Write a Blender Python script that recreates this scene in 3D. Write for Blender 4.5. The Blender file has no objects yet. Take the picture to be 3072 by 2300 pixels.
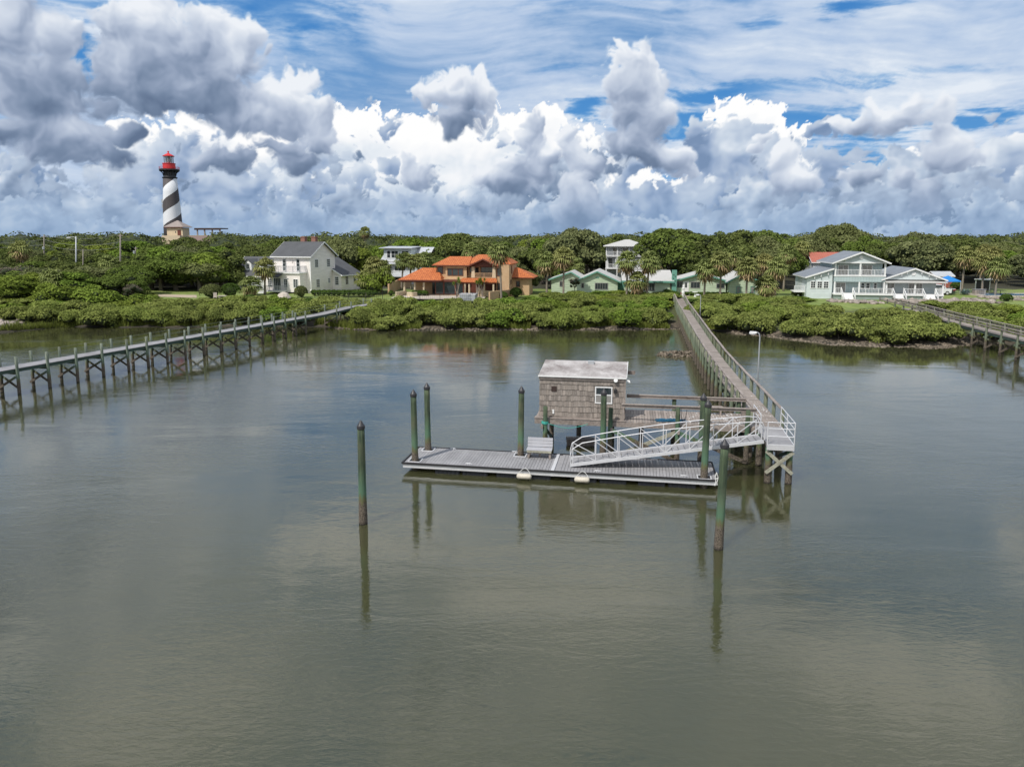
import bpy, bmesh, math, random
import numpy as np
from mathutils import Vector, Matrix
rnd = random.Random(7)
C = bpy.context.scene.collection
# ------------------------------------------------------------------ camera
FX = 2128.0                 # focal length in photo pixels
TH = math.atan(0.14)        # camera looks down by this
Y0 = 1013.0                 # principal point row (vertical shift)
HC = 11.5                   # camera height over the water
cs, sn = math.cos(TH), math.sin(TH)
def ray(px, py):
    u = (px-1536)/FX; v = (py-Y0)/FX
    return Vector((u, cs - v*sn, -sn - v*cs))
def atz(px, py, z=0.0):
    "point of the photo seen on the level z"
    d = ray(px, py); t = (z-HC)/d.z
    return Vector((d.x*t, d.y*t, z))
def aty(px, py, Y):
    d = ray(px, py); t = Y/d.y
    return Vector((d.x*t, Y, HC+d.z*t))
def onplane(px, py, A, ang):
    "hit of the ray with the vertical plane through A running along angle ang"
    n = Vector((-math.sin(ang), math.cos(ang), 0)); d = ray(px, py)
    t = (Vector((A[0], A[1], 0))-Vector((0, 0, 0))).dot(n)/d.dot(n)
    return Vector((d.x*t, d.y*t, HC+d.z*t))
cam = bpy.data.cameras.new('camera'); camo = bpy.data.objects.new('camera', cam); C.objects.link(camo)
camo.location = (0, 0, HC); camo.rotation_euler = (math.pi/2-TH, 0, 0)
cam.sensor_width = 36; cam.lens = FX/3072*36; cam.shift_y = (Y0-1150)/3072
cam.clip_start = 0.5; cam.clip_end = 20000
bpy.context.scene.camera = camo
sc = bpy.context.scene
sc.view_settings.view_transform = 'Standard'; sc.view_settings.look = 'None'; sc.view_settings.exposure = 0
sc.render.engine = 'CYCLES'
sc.cycles.max_bounces = 6; sc.cycles.diffuse_bounces = 3; sc.cycles.glossy_bounces = 3
sc.cycles.transmission_bounces = 3; sc.cycles.sample_clamp_indirect = 4
sc.cycles.caustics_reflective = False; sc.cycles.caustics_refractive = False
# ------------------------------------------------------------------ node helper
def lin(c):
    return tuple(((x/255)/12.92 if x/255 <= .04045 else ((x/255+.055)/1.055)**2.4) for x in c)
class NT:
    def __init__(s, tree): s.t = tree; s.n = tree.nodes; s.l = tree.links
    def put(s, sock, v):
        if isinstance(v, bpy.types.NodeSocket): s.l.new(v, sock)
        elif v is not None:
            if hasattr(sock, 'default_value'):
                try: sock.default_value = v
                except Exception: sock.default_value = tuple(v)+(1,)
    def m(s, op, a, b=None, c=None, clamp=False):
        n = s.n.new('ShaderNodeMath'); n.operation = op; n.use_clamp = clamp
        for k, v in enumerate((a, b, c)): s.put(n.inputs[k], v)
        return n.outputs[0]
    def v(s, op, a, b=None, c=None):
        n = s.n.new('ShaderNodeVectorMath'); n.operation = op
        for k, v in enumerate((a, b, c)):
            if v is not None: s.put(n.inputs[k], v)
        return n.outputs['Value'] if op in ('LENGTH', 'DISTANCE', 'DOT_PRODUCT') else n.outputs['Vector']
    def scale(s, a, k):
        n = s.n.new('ShaderNodeVectorMath'); n.operation = 'SCALE'; s.put(n.inputs[0], a); s.put(n.inputs['Scale'], k); return n.outputs[0]
    def sep(s, a):
        n = s.n.new('ShaderNodeSeparateXYZ'); s.put(n.inputs[0], a); return n.outputs
    def comb(s, x, y, z):
        n = s.n.new('ShaderNodeCombineXYZ')
        for k, v in enumerate((x, y, z)): s.put(n.inputs[k], v)
        return n.outputs[0]
    def noise(s, vec, scale, detail=4, rough=.5, dist=0, lac=2.0, out='Fac', typ='FBM'):
        n = s.n.new('ShaderNodeTexNoise'); s.put(n.inputs['Vector'], vec); n.noise_type = typ
        for k, v in (('Scale', scale), ('Detail', detail), ('Roughness', rough), ('Distortion', dist), ('Lacunarity', lac)): s.put(n.inputs[k], v)
        return n.outputs[0 if out == 'Fac' else 'Color']
    def voro(s, vec, scale, detail=0, rough=.5, feat='SMOOTH_F1', smooth=.6, rand=1, out='Distance'):
        n = s.n.new('ShaderNodeTexVoronoi'); n.feature = feat; s.put(n.inputs['Vector'], vec)
        for k, v in (('Scale', scale), ('Detail', detail), ('Roughness', rough), ('Smoothness', smooth), ('Randomness', rand)):
            if k in n.inputs and n.inputs[k].enabled: s.put(n.inputs[k], v)
        return n.outputs[out]
    def mr(s, v, a, b, c=0, d=1, typ='LINEAR', clamp=True):
        n = s.n.new('ShaderNodeMapRange'); n.interpolation_type = typ; n.clamp = clamp
        for k, x in enumerate((v, a, b, c, d)): s.put(n.inputs[k], x)
        return n.outputs[0]
    def mix(s, f, a, b, mode='MIX'):
        n = s.n.new('ShaderNodeMix'); n.data_type = 'RGBA'; n.blend_type = mode; n.clamp_factor = True
        s.put(n.inputs[0], f)
        for k, x in ((6, a), (7, b)):
            s.put(n.inputs[k], x if isinstance(x, bpy.types.NodeSocket) else tuple(x)[:3]+(1,))
        return n.outputs[2]
    def ramp(s, f, stops):
        n = s.n.new('ShaderNodeValToRGB'); s.put(n.inputs[0], f); e = n.color_ramp.elements
        while len(e) < len(stops): e.new(.5)
        for k, (p, c) in enumerate(stops): e[k].position = p; e[k].color = tuple(c)[:3]+(1,)
        return n.outputs[0]
# ------------------------------------------------------------------ sky dome colours, computed from noise
_T = np.random.RandomState(11).permutation(4096).astype(np.int64)
_A = np.random.RandomState(5).rand(4096)*2*np.pi
_GX, _GY = np.cos(_A), np.sin(_A)
def perlin(x, y, seed=0):
    xi = np.floor(x).astype(np.int64); yi = np.floor(y).astype(np.int64); fx = x-xi; fy = y-yi
    def g(ix, iy, dx, dy):
        h = _T[(_T[(ix+seed*131) & 4095]+iy*57+seed*17) & 4095]
        return _GX[h]*dx+_GY[h]*dy
    u = fx*fx*fx*(fx*(fx*6-15)+10); v = fy*fy*fy*(fy*(fy*6-15)+10)
    a = g(xi, yi, fx, fy); b = g(xi+1, yi, fx-1, fy); c = g(xi, yi+1, fx, fy-1); d = g(xi+1, yi+1, fx-1, fy-1)
    return (a+(b-a)*u+(c-a)*v+(a-b-c+d)*u*v)*1.5
def fbm(x, y, sc, n, seed=0, r=.5, bil=False):
    t = 0; k = 1; s = 0
    for i in range(n):
        q = perlin(x*sc*2**i*1.0+i*7.1, y*sc*2**i+i*3.3, seed+i)
        t = t+k*(np.abs(q) if bil else q); s += k; k *= r
    return t/s
def sstep(a, b, x):
    t = np.clip((x-a)/(b-a), 0, 1); return t*t*(3-2*t)
def blur(a, n):
    for _ in range(2):
        for ax in (0, 1):
            p = np.concatenate([np.repeat(np.take(a, [0], ax), n, ax), a, np.repeat(np.take(a, [-1], ax), n+1, ax)], ax)
            c = np.cumsum(p, ax); L = a.shape[ax]; k = 2*n+1
            a = (np.take(c, range(k-1, k-1+L), ax)-np.concatenate([np.zeros_like(np.take(c, [0], ax)), np.take(c, range(0, L-1), ax)], ax))/k
    return a
def dp(x, y):   # a direction of the photo (2212 px wide view) in degrees of azimuth, elevation
    d = ray(x*3072/2212, y*3072/2212).normalized()
    return math.degrees(math.atan2(d.x, d.y)), math.degrees(math.asin(d.z))
def blobs_f(X, Y, blobs, k=.10):
    cur = np.full(X.shape, -3.0)
    for (x, y, rx, ry) in blobs:
        a, e = dp(x, y); a2, _ = dp(x+rx, y); _, e2 = dp(x, y-ry)
        f = 1-np.hypot((X-a)/max(abs(a2-a), .1), (Y-e)/max(abs(e2-e), .1))
        h = np.clip(.5+.5*(f-cur)/k, 0, 1); cur = cur*(1-h)+f*h+k*h*(1-h)
    return cur
def pal(L, cols):
    L = np.clip(L, 0, 1)*(len(cols)-1); i = np.minimum(L.astype(int), len(cols)-2); f = (L-i)[..., None]
    c = np.array(cols, float); return c[i]*(1-f)+c[i+1]*f
def march(D, step, n, dx, k):
    "how much cloud lies up-sun of each cell, in the plane of the sky"
    t = np.zeros_like(D)
    for j in range(1, n+1):
        sy = int(round(j*step)); sx = int(round(j*step*dx))
        s = np.zeros_like(D); h, w_ = D.shape
        if sy < h: s[:h-sy] = D[sy:]
        s = np.roll(s, sx, 1); t += s
    return np.exp(-k*t/n)
BRIGHT = [(1600, 240, 62, 40), (1575, 270, 50, 34), (1650, 262, 52, 36), (1700, 300, 56, 36), (1560, 320, 66, 60), (1630, 320, 95, 70), (1560, 380, 60, 60), (1650, 400, 130, 70),
    (790, 300, 180, 62), (960, 330, 190, 85), (1120, 300, 130, 62), (1225, 330, 90, 70), (1190, 255, 36, 28), (400, 310, 130, 62), (480, 290, 90, 40), (600, 330, 150, 70), (720, 270, 90, 40),
    (1320, 430, 150, 80), (1840, 395, 48, 42), (1770, 400, 50, 44), (1990, 350, 46, 34), (2170, 380, 44, 34), (900, 400, 300, 80), (1480, 420, 60, 30), (760, -210, 260, 90), (1250, -330, 330, 130), (2100, -600, 400, 150), (200, -700, 300, 160), (1985, 455, 44, 26), (2110, 440, 50, 26)]
GREY = [(30, 60, 110, 90), (110, 80, 60, 60), (20, 160, 170, 100), (110, 170, 80, 60), (80, 215, 200, 46), (270, 60, 80, 70), (330, 50, 100, 70), (300, 150, 130, 90), (420, 120, 120, 90), (470, 60, 60, 52), (530, 70, 36, 40), (520, 110, 44, 60), (400, 200, 240, 66), (570, 110, 16, 16),
    (610, 225, 96, 62), (640, 180, 50, 46), (560, 262, 150, 30), (690, 300, 50, 46), (700, 250, 40, 40), (150, 300, 150, 50), (200, 330, 130, 36), (20, 280, 120, 40), (270, 290, 44, 30), (90, 275, 100, 40),
    (985, 165, 50, 36), (940, 205, 62, 36), (1000, 200, 66, 50), (1045, 210, 36, 40), (990, 255, 66, 32), (1050, 175, 20, 20), (1365, 140, 56, 40), (1370, 190, 74, 60), (1350, 110, 18, 22), (1390, 105, 20, 26), (1385, 240, 80, 56), (1365, 310, 84, 52), (1420, 260, 46, 50), (1450, 345, 52, 34), (1400, 340, 60, 30),
    (1145, 275, 26, 26), (1130, 300, 28, 20), (1165, 315, 32, 30), (1190, 345, 34, 26), (1100, 392, 72, 28), (1050, 378, 34, 26), (1110, 360, 36, 26), (1155, 372, 40, 30), (880, 355, 22, 22), (905, 380, 48, 26), (1085, 296, 16, 12), (1240, 330, 34, 30), (1260, 350, 50, 30), (1230, 300, 22, 22), (1250, 410, 42, 50), (1235, 455, 60, 40), (1270, 440, 36, 50),
    (1850, 268, 76, 18), (1940, 262, 100, 36), (2020, 250, 56, 40), (1980, 225, 34, 26), (2040, 280, 40, 26), (2040, 322, 60, 34), (2085, 345, 56, 24), (1900, 240, 30, 20), (1650, 306, 24, 14), (1625, 330, 20, 12), (1855, 385, 44, 28), (1690, 345, 44, 30), (1720, 385, 60, 44), (1480, 372, 40, 22), (2000, 420, 46, 50), (1960, 385, 30, 30),
    (60, -230, 420, 150), (-300, -520, 600, 220), (1750, -420, 300, 110), (900, -700, 420, 150), (2500, -250, 260, 120), (500, 340, 70, 36), (440, 350, 30, 24), (640, 345, 60, 30), (620, 320, 50, 26)]
GAPS = [(1720, 262, 420, 34, 1.0), (1250, 240, 46, 22, 1.6), (1490, 250, 60, 60, .9), (1850, 10, 110, 20, 1.0), (1640, 58, 44, 14, .7), (620, 30, 200, 40, .5), (2140, 238, 120, 16, .9), (1640, 190, 240, 16, .7),
        (182, 118, 34, 44, 1.6), (2140, 345, 200, 34, .7), (1850, 318, 130, 26, .8), (1500, 300, 60, 60, .9), (250, 10, 160, 20, .6), (1350, 10, 500, 18, .3), (1900, 150, 220, 14, .6), (1850, 345, 200, 20, .6), (650, 90, 60, 20, .4), (1400, 378, 70, 12, .8), (1990, 370, 60, 16, .6), (1180,155,60,10,.3)]
def sky_colours(az0, az1, el0, el1, st):
    "sRGB colours on a regular grid of azimuth and elevation, step st degrees"
    az = np.arange(az0, az1+st/2, st); el = np.arange(el0, el1+st/2, st)
    X, Y = np.meshgrid(az, el); no = 7 if st < .1 else 5; dt = .07/st
    # clear blue
    t = np.clip(Y/30, 0, 1)[..., None]
    img = (1-t)*np.array([84, 152, 214.])+t*np.array([44, 108, 184.])
    img = img+(np.array([150, 190, 225.])-img)*np.exp(-np.clip(Y, 0, 90)/4.0)[..., None]
    # streaked thin cloud
    wx = fbm(X, Y, .05, 3, 31)*6; wy = fbm(X*.6, Y, .06, 4, 37)*2.4
    Xs, Ys = X+wx, Y+wy+X*.05*np.clip((X+10)/20, -.4, 1)
    s1 = fbm(Xs*.42, Ys*1.5, .12, no, 41, .55); s2 = fbm(Xs*.35, Ys*2.6, .5, no-1, 47, .6); s3 = fbm(Xs*.5, Ys*2.2, 1.3, no-2, 53, .6)
    g = np.zeros_like(X)
    for (x, y, rx, ry, k) in GAPS:
        a, e = dp(x, y); a2, _ = dp(x+rx, y); _, e2 = dp(x, y-ry)
        g += k*sstep(1.7, 0, .45*s2*3+np.hypot((X+wx*.5-a)/abs(a2-a), (Y+wy*.5-e)/abs(e2-e)))
    up = sstep(26, 50, Y)*.2
    cov = .95+s1*.95+s2*.24+s3*.03-g*.95-up+.12*sstep(35, 5, np.abs(X+2))-.2*sstep(-6, -14, X)*sstep(10, 14, Y)
    al = sstep(-.15, 1.0, cov)*.93+.03
    cc = pal(.48+s1*.9+s2*.36+s3*.08+(al-.75)*.3, [(140, 170, 208), (164, 188, 220), (186, 204, 230), (208, 220, 237), (236, 241, 248)])
    kk = (sstep(19, 30, Y)*.8)[..., None]; cc = cc*(1-kk)+np.array([208, 211, 214.])*kk
    img = img*(1-al[..., None])+cc*al[..., None]
    # far bright cumulus
    def cumulus(img, blobs, cols, wa, bil, fin, amp, seed, lam, mar, k, base, amax=1.0, ed=.10, bias=None, pz=1.0, hs=1.0, var=.25):
        ax, ay = fbm(X, Y, .35*pz, 4, seed)*wa, fbm(X, Y, .35*pz, 4, seed+9)*wa
        Xw, Yw = X+ax, Y+ay
        B = fbm(Xw, Yw*1.1, bil*pz, no-1, seed+20, .52, True); F_ = fbm(Xw, Yw, fin*pz, no-1, seed+30, .55)
        f = blobs_f(Xw, Yw, blobs) if blobs else bias
        f = f+amp*(B-.26)*2.2+amp*.7*F_
        H = np.sqrt(np.clip(f+.02, 0, 1.2))
        def grad(a, r, g_):
            a = blur(a, max(1, int(r*dt))); gy, gx = np.gradient(a, st); l = -(-.5*gx+.85*gy)*g_
            return l/(1+np.abs(l))
        l1, l2, l3 = grad(H+amp*.35*B, 1, 1.0*hs), grad(H, 5, 1.7*hs), grad(np.clip(f, 0, 1.2), 14, 3.0*hs)
        D = blur(np.clip(f*2.2, 0, 1), max(1, int(3*dt))); tr = blur(march(D, max(1, 3*dt), 24, -.35, k), max(1, int(3*dt)))
        L = base+lam*(.26*l1+.62*l2+.95*l3)+mar*(tr-.45)+var*fbm(Xw, Yw, .28*pz, 4, seed+50, .6)
        a = sstep(0, 1, (f+ed*.25)/(ed*(1.0+.8*fbm(X, Y, .3*pz, 3, seed+70))))*amax
        return img*(1-a[..., None])+pal(L, cols)*a[..., None], f
    img, _ = cumulus(img, BRIGHT, [(150, 170, 200), (190, 205, 224), (224, 232, 241), (246, 248, 251), (255, 255, 255), (255, 255, 255)], 1.0, .55, 1.3, .62, 60, .28, .55, 2.2, .62, ed=.07)
    for (top, so_, seed, pz, cols, base) in [(9.2, 5.5, 90, .8, [(122, 146, 180), (148, 169, 200), (176, 192, 215), (196, 209, 226), (222, 230, 240), (248, 249, 251)], .20),
                                   (6.3, 4.0, 120, 1.1, [(114, 134, 162), (136, 154, 180), (162, 178, 201), (180, 196, 217), (210, 220, 233), (244, 246, 248)], .16),
                                   (3.2, 2.2, 150, 1.8, [(120, 142, 172), (140, 160, 188), (160, 178, 203), (174, 192, 215), (200, 212, 227), (226, 232, 239)], .16)]:
        n0 = fbm(X, Y*1.6, .11*pz, 3, seed+3)*1.5
        base = base-.05
        img, _ = cumulus(img, None, cols, .9/pz, .5, 1.2, .55, seed, .38, .42, 2.0, base, ed=.20, var=.9, bias=(top-Y)/so_-.55+n0, pz=pz)
    img, f = cumulus(img, GREY, [(98, 116, 144), (118, 136, 163), (148, 163, 188), (182, 194, 214), (208, 217, 231), (238, 242, 248)], 1.3, .34, 1.3, .42, 180, .36, .72, 1.5, .50, ed=.40, hs=.75, var=.5)
    hz = (sstep(5.0, -.4, Y)*.62)[..., None]
    img = img*(1-hz)+np.array([146, 174, 208.])*hz
    return az, el, np.clip(img, 0, 255)
#BPY
def build_sky():
    st = .07
    azf, elf, fine = sky_colours(-39.9, 39.9, -1.0, 20.0, st)
    azc, elc, coarse = sky_colours(-112, 112, -2, 64, .5)
    az = np.concatenate([np.arange(-110, azf[0]-.3, 1.0), azf, np.arange(azf[-1]+.6, 110.5, 1.0)])
    el = np.concatenate([[-1.8], elf, np.arange(elf[-1]+.5, 62.5, .8)])
    X, Y = np.meshgrid(az, el)
    def samp(img, a0, e0, s):
        x = np.clip((X-a0)/s, 0, img.shape[1]-1.001); y = np.clip((Y-e0)/s, 0, img.shape[0]-1.001)
        i, j = y.astype(int), x.astype(int); fy, fx = (y-i)[..., None], (x-j)[..., None]
        return (img[i, j]*(1-fx)+img[i, j+1]*fx)*(1-fy)+(img[i+1, j]*(1-fx)+img[i+1, j+1]*fx)*fy
    f, c = samp(fine, azf[0], elf[0], st), samp(coarse, -112, -2, .5)
    k = (sstep(39.5, 37.5, np.abs(X))*sstep(19.8, 17.5, Y))[..., None]
    col = (f*k+c*(1-k))/255
    col = np.where(col <= .04045, col/12.92, ((col+.055)/1.055)**2.4)
    R = 7000.0; a, e = np.radians(X), np.radians(Y)
    V = np.stack([R*np.cos(e)*np.sin(a), R*np.cos(e)*np.cos(a), R*np.sin(e)+HC], -1).reshape(-1, 3)
    nr, nc = X.shape; i = np.arange(nr*nc).reshape(nr, nc)
    F = np.stack([i[:-1, :-1], i[1:, :-1], i[1:, 1:], i[:-1, 1:]], -1).reshape(-1, 4)
    me = bpy.data.meshes.new('sky'); me.vertices.add(len(V)); me.vertices.foreach_set('co', V.astype(np.float32).ravel())
    me.loops.add(F.size); me.loops.foreach_set('vertex_index', F.ravel().astype(np.int32))
    me.polygons.add(len(F)); me.polygons.foreach_set('loop_start', np.arange(0, F.size, 4, dtype=np.int32)); me.polygons.foreach_set('loop_total', np.full(len(F), 4, dtype=np.int32))
    me.update(calc_edges=True)
    at = me.color_attributes.new('cloud', 'FLOAT_COLOR', 'POINT')
    at.data.foreach_set('color', np.concatenate([col.reshape(-1, 3), np.ones((len(V), 1))], 1).astype(np.float32).ravel())
    m = bpy.data.materials.new('sky'); m.use_nodes = True; m.node_tree.nodes.clear(); q = NT(m.node_tree)
    A = q.n.new('ShaderNodeAttribute'); A.attribute_name = 'cloud'
    E = q.n.new('ShaderNodeEmission'); q.l.new(A.outputs['Color'], E.inputs[0]); E.inputs[1].default_value = 1.0
    o = q.n.new('ShaderNodeOutputMaterial'); q.l.new(E.outputs[0], o.inputs[0])
    m.cycles.emission_sampling = 'NONE'
    me.materials.append(m); ob = bpy.data.objects.new('sky', me); C.objects.link(ob); ob['kind'] = 'structure'; ob['label'] = 'cloudy blue sky with towering grey and white cumulus'
build_sky()
SUN_AZ = math.atan2(-0.66, -0.75); SUN_EL = math.radians(52)
sv = Vector((math.sin(SUN_AZ)*math.cos(SUN_EL), math.cos(SUN_AZ)*math.cos(SUN_EL), math.sin(SUN_EL)))
sun = bpy.data.lights.new('sun', 'SUN'); sun.energy = 3.5; sun.angle = math.radians(0.6); sun.color = (1, .955, .88)
so = bpy.data.objects.new('sun', sun); C.objects.link(so); so.rotation_euler = sv.to_track_quat('Z', 'Y').to_euler(); so.location = sv*200
W = bpy.data.worlds.new('World'); sc.world = W; W.use_nodes = True; W.node_tree.nodes.clear(); w = NT(W.node_tree)
sky = w.n.new('ShaderNodeTexSky'); sky.sky_type = 'NISHITA'; sky.sun_disc = False
sky.sun_elevation = SUN_EL; sky.sun_rotation = SUN_AZ % (2*math.pi)
b1 = w.n.new('ShaderNodeBackground'); w.l.new(sky.outputs[0], b1.inputs[0]); b1.inputs[1].default_value = .15
tcw = w.n.new('ShaderNodeTexCoord').outputs['Generated']
b2 = w.n.new('ShaderNodeBackground'); b2.inputs[0].default_value = (.86, .89, .93, 1); b2.inputs[1].default_value = .85
mw = w.n.new('ShaderNodeMixShader'); w.put(mw.inputs[0], w.mr(w.noise(tcw, 2.2, 3, .6), .36, .6, .25, 1.0)); w.l.new(b1.outputs[0], mw.inputs[1]); w.l.new(b2.outputs[0], mw.inputs[2])
wo = w.n.new('ShaderNodeOutputWorld'); w.l.new(mw.outputs[0], wo.inputs[0])
# ------------------------------------------------------------------ mesh helpers
class MB:
    def __init__(s): s.v = []; s.f = []
    def add(s, vs, fs):
        k = len(s.v); s.v += [tuple(v) for v in vs]; s.f += [tuple(i+k for i in f) for f in fs]; return s
    def box(s, x0, x1, y0, y1, z0, z1):
        return s.add([(x0, y0, z0), (x1, y0, z0), (x1, y1, z0), (x0, y1, z0), (x0, y0, z1), (x1, y0, z1), (x1, y1, z1), (x0, y1, z1)],
                     [(0, 3, 2, 1), (4, 5, 6, 7), (0, 1, 5, 4), (1, 2, 6, 5), (2, 3, 7, 6), (3, 0, 4, 7)])
    def hexa(s, b, t):   # bottom quad, top quad
        return s.add(list(b)+list(t), [(0, 3, 2, 1), (4, 5, 6, 7), (0, 1, 5, 4), (1, 2, 6, 5), (2, 3, 7, 6), (3, 0, 4, 7)])
    def beam(s, p, q, w, h, up=(0, 0, 1)):
        p, q = Vector(p), Vector(q); d = (q-p).normalized(); r = d.cross(Vector(up))
        if r.length < 1e-4: r = d.cross(Vector((1, 0, 0)))
        r.normalize(); u = r.cross(d); r = r*(w/2); u = u*(h/2)
        return s.hexa([p-r-u, q-r-u, q+r-u, p+r-u], [p-r+u, q-r+u, q+r+u, p+r+u])
    def cyl(s, p, q, r0, r1=None, n=10, caps=True):
        return s.tube([p, q], [r0, r0 if r1 is None else r1], n, caps)
    def tube(s, pts, r, n=8, caps=True):
        pts = [Vector(p) for p in pts]; rs = r if isinstance(r, (list, tuple)) else [r]*len(pts)
        k = len(s.v); prev = None
        for i, p in enumerate(pts):
            d = (pts[min(i+1, len(pts)-1)]-pts[max(i-1, 0)]).normalized()
            if prev is None:
                a = d.cross(Vector((0, 0, 1)));
                if a.length < .02: a = d.cross(Vector((1, 0, 0)))
            else: a = prev-d*prev.dot(d)
            a.normalize(); prev = a; b = d.cross(a)
            for j in range(n):
                t = 2*math.pi*j/n; s.v.append(tuple(p+(a*math.cos(t)+b*math.sin(t))*rs[i]))
        for i in range(len(pts)-1):
            for j in range(n):
                a = k+i*n+j; b = k+i*n+(j+1) % n; s.f.append((a, b, b+n, a+n))
        if caps:
            s.f.append(tuple(k+j for j in range(n))[::-1]); s.f.append(tuple(k+(len(pts)-1)*n+j for j in range(n)))
        return s
    def lathe(s, prof, c=(0, 0, 0), n=24):   # profile of (radius, z)
        k = len(s.v)
        for (r, z) in prof:
            for j in range(n):
                t = 2*math.pi*j/n; s.v.append((c[0]+r*math.cos(t), c[1]+r*math.sin(t), c[2]+z))
        for i in range(len(prof)-1):
            for j in range(n):
                a = k+i*n+j; b = k+i*n+(j+1) % n; s.f.append((a, b, b+n, a+n))
        s.f.append(tuple(k+j for j in range(n))[::-1]); s.f.append(tuple(k+(len(prof)-1)*n+j for j in range(n)))
        return s
    def poly(s, pts, t=None):   # planar polygon, with thickness t along -z when given
        n = len(pts)
        if t is None: return s.add(pts, [tuple(range(n))])
        lo = [(p[0], p[1], p[2]-t) for p in pts]
        return s.add(list(pts)+lo, [tuple(range(n)), tuple(range(2*n-1, n-1, -1))]+[(i, i+n, (i+1) % n+n, (i+1) % n) for i in range(n)])
    def prism(s, pts, d):   # polygon pushed along vector d
        n = len(pts); d = Vector(d); hi = [Vector(p)+d for p in pts]
        return s.add(list(pts)+hi, [tuple(range(n))[::-1], tuple(range(n, 2*n))]+[(i, (i+1) % n, (i+1) % n+n, i+n) for i in range(n)])
    def mesh(s, name, m, smooth=False):
        me = bpy.data.meshes.new(name); me.from_pydata(s.v, [], s.f); me.materials.append(m)
        bm = bmesh.new(); bm.from_mesh(me); bmesh.ops.recalc_face_normals(bm, faces=bm.faces); bm.to_mesh(me); bm.free()
        if smooth:
            me.polygons.foreach_set('use_smooth', [True]*len(me.polygons))
        return me
def tag(o, label=None, cat=None, group=None, kind=None):
    for k, v in (('label', label), ('category', cat), ('group', group), ('kind', kind)):
        if v: o[k] = v
    return o
def obj(name, mb, m, parent=None, smooth=False, loc=None, bevel=0):
    o = bpy.data.objects.new(name, mb.mesh(name, m, smooth) if isinstance(mb, MB) else mb); C.objects.link(o)
    if parent: o.parent = parent
    if loc: o.location = loc
    if bevel:
        b = o.modifiers.new('b', 'BEVEL'); b.width = bevel; b.segments = 1
    return o
def thing(name, label, cat, loc=(0, 0, 0), rz=0, group=None):
    o = bpy.data.objects.new(name, None); C.objects.link(o); o.location = loc; o.rotation_euler = (0, 0, rz); o.empty_display_size = .2
    return tag(o, label, cat, group)
KIDS = {}
def copy_tree(o, parent=None):
    c = o.copy(); C.objects.link(c)
    if parent: c.parent = parent
    for ch in [x for x in C.objects if x.parent == o] if o.name not in KIDS else KIDS[o.name]: copy_tree(ch, c)
    return c
def remember(o):   # list a prototype's children once, so copying stays quick
    ch = [x for x in C.objects if x.parent == o]; KIDS[o.name] = ch
    for x in ch: remember(x)
    return o
# ------------------------------------------------------------------ materials
def newmat(name):
    m = bpy.data.materials.new(name); m.use_nodes = True; q = NT(m.node_tree); b = q.n['Principled BSDF']; return m, q, b
def mat(name, col, rough=.8, var=.18, scale=2.0, stretch=(1, 1, 1), metal=0, bump=0, bscale=None, col2=None, fine=.5, spec=None, coords='Object', isl=0):
    m, q, b = newmat(name)
    P_ = q.n.new('ShaderNodeTexCoord').outputs['Object'] if coords == 'Object' else q.n.new('ShaderNodeNewGeometry').outputs['Position']
    P_ = q.v('MULTIPLY', P_, stretch)
    n = q.noise(P_, scale, 5, .6); n2 = q.noise(P_, scale*9, 3, .6)
    f = q.m('ADD', q.m('MULTIPLY', n, 1-fine), q.m('MULTIPLY', n2, fine))
    f = q.mr(f, .32, .68)
    a = tuple(c*(1-var) for c in col); z = tuple(min(1, c*(1+var)) for c in (col2 or col))
    base = q.mix(f, a, z)
    if isl:
        r = q.n.new('ShaderNodeNewGeometry').outputs['Random Per Island']; base = q.mix(q.mr(r, 0, 1, 0, isl), base, tuple(c*.35 for c in col)); base = q.mix(q.mr(q.m('FRACT', q.m('MULTIPLY', r, 13.7)), .55, 1, 0, isl*.7), base, tuple(min(1, c*1.7) for c in col))
    q.put(b.inputs['Base Color'], base); b.inputs['Roughness'].default_value = rough; b.inputs['Metallic'].default_value = metal
    if spec is not None: b.inputs['Specular IOR Level'].default_value = spec
    if bump:
        bp = q.n.new('ShaderNodeBump'); bp.inputs['Strength'].default_value = bump; bp.inputs['Distance'].default_value = .03
        q.put(bp.inputs['Height'], q.noise(P_, bscale or scale*6, 4, .6)); q.l.new(bp.outputs[0], b.inputs['Normal'])
    return m
def lines(q, b, coord, period, width, dark, base):
    f = q.m('FRACT', q.m('DIVIDE', coord, period)); k = q.m('LESS_THAN', f, width)
    return q.mix(q.m('MULTIPLY', k, dark), base, (0.02, .02, .02))
def siding(name, col, period=.22, axis=2, dark=.35, width=.16, rough=.7, var=.08, col2=None):
    m, q, b = newmat(name); P_ = q.n.new('ShaderNodeTexCoord').outputs['Object']; x = q.sep(P_)
    n = q.mr(q.noise(q.v('MULTIPLY', P_, (.6, .6, 2.5)), 1.2, 5, .62), .3, .7)
    base = q.mix(n, tuple(c*(1-var*1.6) for c in col), tuple(min(1, c*(1+var)) for c in (col2 or col)))
    base = lines(q, b, x[axis], period, width, dark, base)
    q.put(b.inputs['Base Color'], base); b.inputs['Roughness'].default_value = rough
    return m
M = {}
M['deck'] = mat('weathered_deck_wood', (.27, .225, .20), .85, .34, 1.1, (1, 1, 1), fine=.45, col2=(.33, .29, .26), bump=.2, isl=.45)
M['rail'] = mat('weathered_rail_wood', (.235, .19, .165), .85, .38, .9, fine=.5, col2=(.3, .26, .235), bump=.2)
M['shingle'] = mat('weathered_shingle', (.26, .22, .19), .9, .45, 2.2, (9, 9, 1.2), fine=.55, col2=(.34, .30, .27), bump=.3, isl=.5)
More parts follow.
